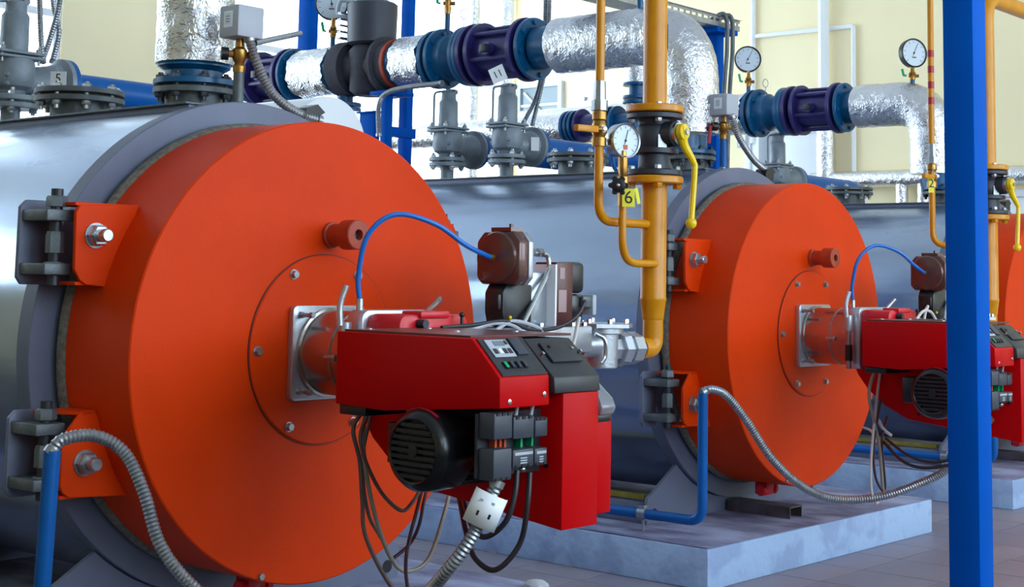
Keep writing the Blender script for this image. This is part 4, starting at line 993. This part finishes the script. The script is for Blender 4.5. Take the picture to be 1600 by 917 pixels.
# blue stub with flange under the pump
st = thing('drain_branch', 'blue flanged branch hanging under the pump pipe', 'pipe', (X, 3.28, 1.9))
MB().cyl((X, 3.25, 1.2), (X, 3.25, 2.36), .05, n=20).build('pipe', M_TEAL, st); MB().cyl((X, 3.25, 2.26), (X, 3.25, 2.285), .10, n=28, ch=.003).build('flange', M_TEAL, st); MB().cyl((X, 3.25, 2.23), (X, 3.25, 2.255), .10, n=28, ch=.003).build('flange', M_TEAL, st)
MB().cyl((X, 3.25, 1.9), (X, 3.25, 2.14), .062, n=20).build('foil_sleeve', M_FOIL, st)
number_tag('white diamond tag with 11 on the purple valve', at(778, 116, 'x', X-.185), (.60, -.55, .42), (-.25, .30, .9), .085, .085, M_WHITE, '11', .055)
# pipe of the far boiler
X3, Z3 = 6.15, 2.46
p3 = thing('water_pipe', 'foil and blue pipe bending down onto the far boiler, left of column', 'pipe', (X3, .86, 1.9), PG)
foil_path(p3, arc_path([(X3, 1.40, Z3), (X3, .86, Z3), (X3, .86, 1.95)], .34, 14), .147, 4, jit=.022)
MB().cyl((X3, .82, 1.88), (X3, .84, 1.96), .11, n=28).build('riser_stub', M_TEAL, p3)
spool(p3, X3, Z3, 1.39, 1.50, .112, M_TEAL, 'pipe_length')
f = flange_y(MB(), X3, Z3, 1.50, .172).build('flange', M_TEAL, p3); bolts_y(X3, Z3, 1.487, .145, f)
valve_y(X3, Z3, 1.555, 1.84, 'purple valve between the two dial gauges on the far pipe')
flange_y(MB(), X3, Z3, 1.875, .13, .03).build('gasket', M_RUBBER, p3); flange_y(MB(), X3, Z3, 1.91, .178, .03).build('flange', M_PURPLE, p3); flange_y(MB(), X3, Z3, 1.945, .172, .028).build('flange', M_TEAL, p3)
joint_y(X3, Z3, 1.96, 2.24, 'blue compensator left of the far purple valve')
spool(p3, X3, Z3, 2.24, 2.32, .125, M_TEAL, 'pipe_length'); foil_len(p3, X3, Z3, 2.28, 4.6, .15, 14)
# stub riser on the nearest boiler
p1 = thing('water_pipe', 'foil wrapped riser standing on the nearest boiler', 'pipe', (0, .70, 1.89), PG)
foil_path(p1, [(0, .70, 1.945), (0, .70, 2.2), (0, .70, 2.62)], .132, 5, jit=.02)
foil_path(p1, arc_path([(0, .70, 2.60), (0, .70, 2.95), (0, 1.6, 2.95), (0, 6.0, 2.95)], .34, 12), .150, 15, jit=.02)
MB().lathe((0, .70, 1.888), (0,0,1), [(0, .10), (.03, .10), (.045, .125), (.05, .125), (.07, .11)], 24).build('riser_stub', M_TEAL, p1)
# smaller valve run between the boilers
X4, Z4 = 4.6, 2.25
p4 = thing('water_pipe', 'smaller foil pipe with blue flanges behind the silver gauge', 'pipe', (X4, 2.4, 2.1), PG)
foil_len(p4, X4, Z4, 2.70, 4.4, .088, 16); MB().tube([(X4, 4.35, Z4), (X4, 4.6, Z4), (X4, 4.6, 0)], .08, 16).build('foil_drop', M_FOIL, p4)
for y, m_, r in ((2.72, M_TEAL, .105), (2.685, M_TEAL, .105), (2.65, M_TEAL, .105), (2.36, M_TEAL, .115), (2.31, M_TEAL, .115)): flange_y(MB(), X4, Z4, y, r, .022).build('flange', m_, p4)
v4 = thing('pipe_valve', 'small purple valve behind the thin yellow gas pipe', 'valve', (X4, 2.5, 2.15), 'purple pipe valves')
MB().lathe((X4, 2.40, Z4), (0,1,0), [(0, 0), (0, .075), (.22, .075), (.22, 0)], 28).build('body', M_PURPLE, v4)
for y in (2.40, 2.60): flange_y(MB(), X4, Z4, y, .112, .022).build('flange', M_PURPLE, v4)
MB().tube([(X4, 2.32, Z4), (X4, 2.16, Z4), (X4, 2.16, Z4+.12)], .07, 20).build('elbow', M_TEAL, p4)
for z in (Z4+.12, Z4+.15, Z4+.235): MB().cyl((X4, 2.16, z), (X4, 2.16, z+.02), .095, n=28, ch=.003).build('flange', M_TEAL, p4)
MB().cyl((X4, 2.16, Z4+.17), (X4, 2.16, Z4+.24), .055, n=20).build('pipe_length', M_TEAL, p4)
foil_path(p4, [(X4, 2.16, Z4+.25), (X4, 2.16, 3.4), (X4, 2.16, H-.02)], .085, 17, n=20)
# blue copper-thin line behind the gauge
q = [at(x, y, 'x', 3.5) for x, y in ((957, 225), (960, 262), (985, 280), (1010, 280))]
single(MB().tube(catmull(q, 6), .012, 8), 'impulse_line', 'thin bent blue line below the silver gauge', 'pipe', M_BLUEP, loc=q[-1])

# ------------------------------------------------------------------ dial gauges on the overhead pipes
def dial(label, c, d, r, foot, needle):
    c = Vector(c); foot = Vector(foot)
    t = gauge('dial_gauge', label, c, d, r, .045, M_BLACK, M_BLACK, [foot], 'pressure gauges', needle=needle)
    x, y = foot.x, foot.y; zt = c.z-r*.95; L = zt-foot.z
    MB().cyl((x, y, foot.z), (x, y, foot.z+L*.45), .016, n=12).build('riser', M_TEAL, t)
    ck = MB().lathe((x, y, foot.z+L*.42), (0,0,1), [(0, .018), (L*.1, .022), (L*.2, .016), (L*.3, .024), (L*.4, .014), (L*.6, .014)], 10).build('brass_cock', M_BRASS, t)
    MB().cyl((x-.02, y+.02, foot.z+L*.62), (x+.03, y-.03, foot.z+L*.62), .012, n=8).build('cock_nut', M_BRASS, ck)
    MB().tube([(x-.03, y+.03, foot.z+L*.62), (x-.042, y+.042, foot.z+L*.62), (x-.05, y+.05, foot.z+L*.9)], .009, 8).build('green_lever', M_GREEN, ck)
    return t
dial('black rimmed dial gauge above the far pipe, left of the wall conduit', (6.15, 2.29, 2.865), (-.80, -.60, .06), .098, (6.15, 2.285, 2.58), 62)
dial('black rimmed dial gauge turned aside, above the foil bend near the column', (6.15, .985, 2.80), (-.50, -.86, .04), .100, (6.15, 1.0, 2.55), 65)
dial('dial gauge cut by the top picture edge, left of the pump', (3.06, 3.40, 2.92), (-.72, -.69, 0), .105, (3.06, 3.38, 2.62), 100)
# gauges whose dials stand above the picture: their brass cocks show at its top edge
for (px, xx, lab) in ((699, 3.06, 'dial gauge on a brass cock above the compensator, dial beyond top edge'), (1000, 3.06, 'dial gauge above the foil bend behind the thick gas pipe, dial beyond top edge')):
    yy = at(px, 40, 'x', xx).y
    dial(lab, (xx, yy, 3.03), (-.72, -.69, 0), .10, (xx, yy, 2.62), 80)
# wire rings on thermometer pockets
for (px, py, xx, z0, lab) in ((725, 22, 3.06, 2.63, 'thin wire with a ring above the compensator, before the window'), (1196, 130, 6.15, 2.58, 'thin wire with a ring above the far blue compensator')):
    c = at(px, py, 'x', xx); m = MB().tube([(xx, c.y, z0), (xx, c.y, c.z-.03)], .003, 6)
    m.tube([c+V(-.2,0,0)*0+V(.02*math.cos(a)*.7, -.02*math.cos(a)*.7, .03*math.sin(a)) for a in [2*PI*k/14 for k in range(15)]], .003, 6)
    single(m, 'wire_ring', lab, 'wire ring', M_ZINC, 'wire rings on the pipes', loc=(xx, c.y, z0))

# ------------------------------------------------------------------ pressure controllers on the boilers
def controller(x, y, z, label, red):
    t = thing('pressure_controller', label, 'controller', (x, y, 1.80), 'pressure controllers on the boilers')
    bx = MB().box(x-.055, x+.055, y-.055, y+.045, z-.052, z+.055).build('housing', M_GREYP, t, bevel=.006)
    w = MB().box(x-.0565, x-.0545, y-.025, y+.020, z-.02, z+.035).build('window', M_WHITE, bx, bevel=.001, seg=1)
    MB().box(x-.0575, x-.056, y-.018, y+.012, z-.01, z+.028).build('scale', M_DIAL, w, smooth=False)
    for q in range(3): MB().box(x-.0582, x-.0574, y-.012, y+.006, z-.002+q*.009, z+.000+q*.009).build('scale_line', M_INK, w, smooth=False)
    MB().cyl((x, y, 1.80), (x, y, z-.16), .018, n=14).build('riser', M_IRON if not red else M_BLUEP, t)
    ck = MB().lathe((x, y, z-.165), (0,0,1), [(0, .020), (.02, .022), (.03, .016), (.05, .026), (.075, .026), (.085, .016), (.115, .014)], 12).build('brass_cock', M_BRASS, t)
    MB().cyl((x-.045, y+.02, z-.105), (x+.05, y-.02, z-.105), .012, n=10).build('cock_stem', M_BRASS, ck)
    MB().tube([(x+.05, y-.02, z-.105), (x+.055, y-.025, z-.11), (x+.055, y-.025, z-.17)] if not red else [(x-.05, y+.02, z-.105), (x-.07, y+.03, z-.105), (x-.075, y+.035, z-.19)], .008, 8).build('red_lever', M_REDH, ck)
    MB().cyl((x-.055, y+.028, z-.105), (x-.035, y+.016, z-.105), .022, n=12).build('black_knob', M_BLACK, ck)
    return t
controller(0, .455, 2.065, 'grey pressure controller box beside the nearest foil riser', False)
controller(3.084, .530, 2.103, 'grey pressure controller box right of the foil bend', True)
cb = MB().tube([(.03, .41, 2.00), at(470, 52, 'y', .40)], .010, 10)
single(cb, 'conduit_stub', 'straight grey metal stub pointing right below the controller box', 'conduit', M_ZINC, loc=(.03, .41, 2.0))

# ------------------------------------------------------------------ flexible metal conduits
def flex(name, label, pts, r, group, m_=None, ends=None, step=.0055):
    P = resample(catmull(pts, 14), step)
    t = thing(name, label, 'conduit', P[0], group)
    MB().tube(P, r, 12, radii=[r if i % 2 else r*.84 for i in range(len(P))]).build('sleeve', m_ or M_ZINC, t)
    for e, dirp in ((P[0], P[3]), (P[-1], P[-4])):
        d = (e-dirp).normalized(); MB().cyl(e-d*.005, e+d*.012, r*1.12, n=12).build('end_ferrule', M_ZINC, t)
    return t
FG = 'flexible metal conduits'
flex('flexible_conduit', 'flexible conduit hanging from the controller beside the nearest foil riser', [at(390, 62, 'y', .42), at(402, 100, 'y', .41), at(425, 145, 'y', .40), at(462, 175, 'y', .385), at(498, 188, 'y', .375)], .0175, FG)
flex('flexible_conduit', 'flexible conduit curving down from the controller at the foil bend', [at(1143, 183, 'y', .47), at(1155, 215, 'y', .46), at(1178, 250, 'y', .45), at(1202, 270, 'y', .44)], .0175, FG)
C1 = V(-.93, -.07, .785)
flex('flexible_conduit', 'flexible conduit arching out of the blue tube at lower left', [at(82, 703, 'y', -.08), at(100, 686, 'y', -.09), at(150, 681, 'y', -.11), at(195, 708, 'y', -.14), at(225, 770, 'y', -.18), at(250, 850, 'y', -.22), at(300, 915, 'y', -.28), at(390, 985, 'y', -.40), at(520, 1005, 'y', -.58), at(630, 960, 'y', -.74), at(700, 890, 'y', -.92), at(745, 825, 'y', -.98), at(776, 756, 'y', -1.005)], .0175, FG)
flex('flexible_conduit', 'flexible conduit drooping across the middle orange door to the second burner', [at(1100, 612, 'y', .055), at(1112, 608, 'y', .04), at(1135, 618, 'y', .02), at(1165, 655, 'y', -.02), at(1205, 715, 'y', -.08), at(1250, 757, 'y', -.15), at(1300, 779, 'y', -.24), at(1370, 777, 'y', -.38), at(1430, 758, 'y', -.52), at(1480, 733, 'y', -.66), at(1520, 690, 'y', -.80), at(1545, 655, 'y', -.88)], .0185, FG)
for q, (pts, lab) in enumerate(((((62, -60), (62, 0), (64, 60), (67, 96)), 'straight flexible conduit at top left, leftmost of three'),
                                (((100, -50), (92, 10), (80, 55), (66, 96)), 'slanting flexible conduit at top left, crossing the other two'),
                                (((78, -60), (84, 10), (92, 50), (82, 96)), 'bowed flexible conduit at top left, rightmost at its foot'))):
    flex('flexible_conduit', lab, [at(x, y, 'x', .25+.03*q) for x, y in pts], .0125, FG)
for q, (pts, lab) in enumerate(((((852, -40), (852, 20), (848, 100), (838, 150), (818, 192)), 'flexible conduit passing behind the purple valve, left strand'),
                                (((858, -40), (858, 20), (853, 100), (845, 140), (832, 194)), 'flexible conduit passing behind the purple valve, right strand'))):
    flex('flexible_conduit', lab, [at(x, y, 'x', 3.38) for x, y in pts], .0135, FG)
flex('flexible_conduit', 'grey conduit curving from the blue post to the foil sleeve', [at(592, 210, 'x', 2.88), at(592, 165, 'x', 2.88), at(605, 145, 'x', 2.88), at(640, 136, 'x', 2.88), at(690, 130, 'x', 2.88)], .016, FG)

# white label sleeve on the nearest burner's conduit
c = at(745, 825, 'y', -.98).lerp(at(776, 756, 'y', -1.005), .42); t = thing('paper_label', 'curled white paper label wrapped round the conduit below the plugs', 'label', c)
ax = (at(775, 770, 'y', -1.0)-at(745, 840, 'y', -.97)).normalized(); ex, ey, ez = frame_of(ax)
n = 14; vs = []; fs = []
for s_ in range(2):
    for k in range(n+1):
        a = -1.9+3.8*k/n; view = (CAM-c); view -= ax*view.dot(ax); view.normalize(); side = ax.cross(view)
        vs.append(c+ax*(.042*(1-2*s_))+view*(.030*math.cos(a))+side*(.036*math.sin(a)*(1+.2*abs(a)/1.9)))
for k in range(n): fs.append((k, k+1, n+2+k, n+1+k))
lb = MB().add(vs, fs).build('paper', M_WHITE, t)
sd = lb.modifiers.new('thickness', 'SOLIDIFY'); sd.thickness = .0012
for q, (u_, w_) in enumerate(((-.016, .02), (.012, .022), (-.014, -.012), (.016, -.01))):
    view = (CAM-c); view -= ax*view.dot(ax); view.normalize(); side = ax.cross(view)
    MB().obox(c+view*.0315+side*u_+ax*w_-view*abs(u_)*.25, side*(.003 if q > 1 else .005), ax*(.006 if q > 1 else .003), view*.0006).build('mark', M_INK if q > 1 else M_GREYP, lb, smooth=False)

# blue conduit tubes
def blue_tube(pts, r, label, clip=None):
    pts = [Vector(p) for p in pts]; t = thing('conduit_tube', label, 'tube', pts[-1], 'blue conduit tubes beside the boilers')
    MB().tube(arc_path(pts, .07, 8) if len(pts) > 2 else pts, r, 16).build('tube', M_BLUEP, t)
    if clip is not None:
        c_ = Vector(clip); MB().cyl(c_+V(0,-.02,0), c_+V(0,.02,0), r*1.25, n=16).build('clip', M_ZINC, t)
        MB().cyl((c_.x, c_.y, PADZ), (c_.x, c_.y, c_.z-r), .006, n=8).build('clip_pin', M_ZINC, t)
        MB().obox(c_+V(-.005,0,r*1.3), (.012,0,0), (0,.016,0), (0,0,.01)).build('clip_screw', M_STEEL, t)
b0 = at(82, 704, 'y', -.08); b1 = at(66, 917, 'y', -.08); b1 = b0+(b1-b0)*((b0.z-.215)/(b0.z-b1.z))
blue_tube([b0, b1, (b1.x, 3.0, .21)], .0215, 'blue tube rising at the lower left picture edge', (b1.x, .6, .21))
blue_tube([(2.2, .058, .770), (2.2, .058, .242), (2.2, 3.2, .222)], .0215, 'blue tube running along the middle plinth and turning up', (2.2, .36, .240))
blue_tube([(5.28, .10, .77), (5.28, .10, .242), (5.28, 3.2, .222)], .0215, 'blue tube on the far plinth, crossing behind the column', (5.28, .40, .240))

# ------------------------------------------------------------------ loose cables under the burners
def cable(label, pts, r, m_, grp='loose cables under the burners'):
    P = [at(*p) for p in pts]
    return single(MB().tube(catmull(P, 8), r, 8), 'cable', label, 'cable', m_, grp, loc=P[0])
K = -.42
cable('thick grey cable hanging left of the fan motor, bowing left', [(570, 638, 'y', -.40), (552, 670, 'y', K), (562, 720, 'y', K), (566, 780, 'y', K), (572, 840, 'y', K), (612, 917, 'y', K), (660, 960, 'y', K)], .0062, M_CABM)
cable('beige cable looping down from the burner to a low white bow', [(573, 636, 'y', -.41), (567, 690, 'y', -.43), (580, 780, 'y', -.44), (605, 860, 'y', -.44), (632, 892, 'y', -.44), (668, 875, 'y', -.45), (692, 810, 'y', -.46), (702, 770, 'y', -.42), (705, 750, 'y', -.38)], .0062, M_CABG)
cable('brown grey cable looping under the fan motor', [(577, 640, 'y', -.42), (563, 690, 'y', -.44), (590, 760, 'y', -.45), (625, 797, 'y', -.47), (645, 784, 'y', -.46), (662, 755, 'y', -.40)], .0055, M_CABM)
cable('brown cable hanging behind the beige one, bending to the saddle', [(580, 645, 'y', -.36), (566, 720, 'y', -.36), (575, 800, 'y', -.34), (595, 840, 'y', -.30)], .0055, M_CABM)
cable('plum cable hanging straight from the burner underside', [(664, 745, 'y', -.36), (653, 790, 'y', -.42), (638, 850, 'y', -.5), (634, 890, 'y', -.5), (640, 940, 'y', -.5)], .0055, M_CABP)
cable('plum cable swinging left from the burner underside', [(672, 745, 'y', -.36), (662, 785, 'y', -.44), (655, 820, 'y', -.46), (640, 850, 'y', -.44), (615, 872, 'y', -.42)], .005, M_CABP)
cable('black cable dropping in a tight bow below the plug boxes', [(808, 735, 'y', -1.01), (804, 775, 'y', -1.015), (790, 815, 'y', -1.0), (762, 838, 'y', -.95), (742, 830, 'y', -.88), (728, 796, 'y', -.72), (722, 770, 'y', -.55)], .0072, M_CABD)
cable('black cable dropping in a wide bow below the plug boxes', [(828, 738, 'y', -1.01), (824, 790, 'y', -1.015), (812, 850, 'y', -.99), (775, 890, 'y', -.94), (742, 872, 'y', -.86), (728, 830, 'y', -.76), (720, 790, 'y', -.62), (715, 765, 'y', -.50)], .0072, M_CABD)
o2 = -.42+.053
cable('beige cable hanging between the middle door and second burner', [(1375, 560, 'y', o2), (1358, 610, 'y', o2), (1366, 660, 'y', o2), (1374, 700, 'y', o2), (1380, 770, 'y', o2)], .0075, M_CABG)
cable('white cable hanging in a narrow loop under the second burner', [(1378, 560, 'y', o2), (1368, 640, 'y', o2), (1361, 720, 'y', o2), (1362, 768, 'y', o2), (1370, 786, 'y', o2), (1376, 772, 'y', o2)], .0060, M_CABW)
cable('plum cable hanging in a loop right of the white one', [(1380, 600, 'y', o2), (1366, 690, 'y', o2), (1368, 745, 'y', o2), (1383, 765, 'y', o2), (1378, 690, 'y', o2), (1386, 650, 'y', o2)], .0055, M_CABP)
cable('short white cable end jutting out below the second burner', [(1372, 655, 'y', o2), (1380, 670, 'y', o2), (1392, 680, 'y', o2)], .0075, M_CABW)
cable('short white cable emerging from behind the middle orange door', [(1350, 668, 'y', .1), (1362, 674, 'y', .0), (1368, 690, 'y', -.1)], .0065, M_CABW)
cable('dark cable sagging towards the column, upper of two', [(1384, 685, 'y', o2), (1420, 712, 'y', -.55), (1455, 722, 'y', -.66), (1500, 716, 'y', -.8)], .0062, M_CABD)
cable('dark cable sagging towards the column, lower of two', [(1380, 690, 'y', o2), (1410, 720, 'y', -.53), (1445, 731, 'y', -.64), (1500, 724, 'y', -.8)], .0072, M_CABD)

# ------------------------------------------------------------------ blue steel posts, cable tray, tank
def post(label, x0, x1, y0, y1, z1, extra=None, z0=0.0):
    t = thing('steel_post', label, 'post', ((x0+x1)/2, (y0+y1)/2, z0), 'blue steel posts of the pipe frames')
    MB().box(x0, x1, y0, y1, z0+.01, z1).build('shaft', M_BLUE, t, bevel=.004)
    MB().box(x0-.015, x1+.015, y0-.012, y1+.012, z0, z0+.01).build('base_plate', M_BLUE, t)
    for e in extra or (): MB().box(*e[1]).build(e[0], M_BLUE, t, bevel=.003)
    return t
pa = at(463, 50, 'x', 3.6); pb = at(497, 50, 'x', 3.6)
post('blue post before the bright window, left of the top dial gauge', 3.6, 3.68, pb.y+.09, pb.y+.21, H)
pc = at(656, 100, 'x', 3.6)
pk = post('blue post before the bright window, right of the pump', 3.55, 3.61, pc.y+.06, pc.y+.13, H, [('bracket', (3.05, 3.55, pc.y-.03, pc.y+.03, 2.10, 2.16))])
qa, qb = at(561, 200, 'x', 3.02).y, at(583, 200, 'x', 3.02).y
post('blue double post under the pump, its left leg', 2.98, 3.03, at(584, 200, 'x', 2.98).y, at(561, 200, 'x', 2.98).y, 2.20, [('cap_plate', (2.97, 3.06, at(590, 200, 'x', 2.98).y, at(558, 200, 'x', 2.98).y, 2.20, 2.21))])
post('blue double post under the pump, its right leg', 2.98, 3.04, at(602, 200, 'x', 2.98).y, at(594, 200, 'x', 2.98).y, 2.30, [('pump_saddle', (2.96, 3.16, at(612, 200, 'x', 2.98).y, at(580, 200, 'x', 2.98).y, 2.30, 2.325))])
# perforated cable tray on a blue post
TX, TY, TZ = 4.36, 1.36, 2.74
post('blue post carrying the end of the perforated cable tray', 4.30, 4.38, 1.36, 1.44, TZ-.03, [('cross_arm', (4.22, 4.44, 1.30, 1.46, TZ-.03, TZ))])
t = thing('cable_tray', 'perforated grey cable tray crossing behind the thick gas pipe', 'cable tray', (4.0, TY+.05, TZ))
x0, x1, y0, y1 = 2.5, 4.46, 1.30, 1.46
MB().box(x0, x1, y0, y1, TZ, TZ+.003).box(x0, x1, y1-.003, y1, TZ+.003, TZ+.062).build('tray_bottom', M_ZINC, t, smooth=False)
sm = MB(); sm.box(x0, x1, y0, y0+.003, TZ+.003, TZ+.030).box(x0, x1, y0, y0+.003, TZ+.046, TZ+.062)
kx = x0
while kx < x1-.02:
    sm.box(kx, kx+.020, y0, y0+.003, TZ+.030, TZ+.046); kx += .062
sm.build('slotted_side', M_ZINC, t, smooth=False)
MB().box(x0, x1, y0-.012, y0, TZ+.062, TZ+.065).build('tray_lip', M_ZINC, t, smooth=False)
for xx in (2.62, 3.3):
    for yy in (y0+.02, y1-.02): MB().cyl((xx, yy, TZ), (xx, yy, H), .005, n=6).build('hanger_rod', M_ZINC, t)
for q, (dx, lab) in enumerate(((-.165, 'grey cable hanging down from the cable tray end, left'), (-.105, 'grey cable hanging down from the cable tray end, right'))):
    P = [V(4.36+dx, 1.35, TZ+.03), V(4.42+dx, 1.275, TZ+.07), V(4.43+dx, 1.265, TZ-.12), V(4.40+dx, 1.27, TZ-.5), V(4.38+dx, 1.28, 1.2), V(4.38+dx, 1.28, .01)]
    single(MB().tube(catmull(P, 8), .013, 10), 'cable', lab, 'cable', M_IRON, 'cables of the tray', loc=P[-1])
# white jacketed tank between the first two boilers
t = thing('jacketed_tank', 'white jacketed horizontal tank glimpsed above the nearest orange door', 'tank', (1.5, 2.2, 0))
MB().lathe((1.5, 1.64, 1.83), (0,1,0), [(0, 0), (0, .20), (.012, .225), (1.3, .225), (1.312, .20), (1.312, 0)], 64).build('jacket', M_WHITE, t)
for y in (1.75, 2.6):
    for x in (1.38, 1.62): MB().box(x-.025, x+.025, y-.025, y+.025, 0, 1.66).build('leg', M_BLUE, t)
# grey upright box behind the far pipe
t = thing('valve_housing', 'grey upright housing below the far blue compensator', 'housing', (7.4, 2.6, 0))
hc = at(1205, 235, 'x', 7.4)
MB().box(7.36, 7.50, hc.y-.06, hc.y+.10, .0, 2.62).build('housing', M_GREYP, t, bevel=.01)
t = thing('wall_box', 'small grey box on the wall below the second controller', 'box', (X1-.05, 4.4, 2.3))
hc = at(1165, 218, 'x', X1)
MB().box(X1-.06, X1, hc.y-.06, hc.y+.06, hc.z-.08, hc.z+.06).build('box', M_GREYP, t, bevel=.006)
MB().box(X1-.066, X1-.06, hc.y-.04, hc.y+.04, hc.z-.06, hc.z+.04).build('cover', M_WHITE, t, bevel=.003)
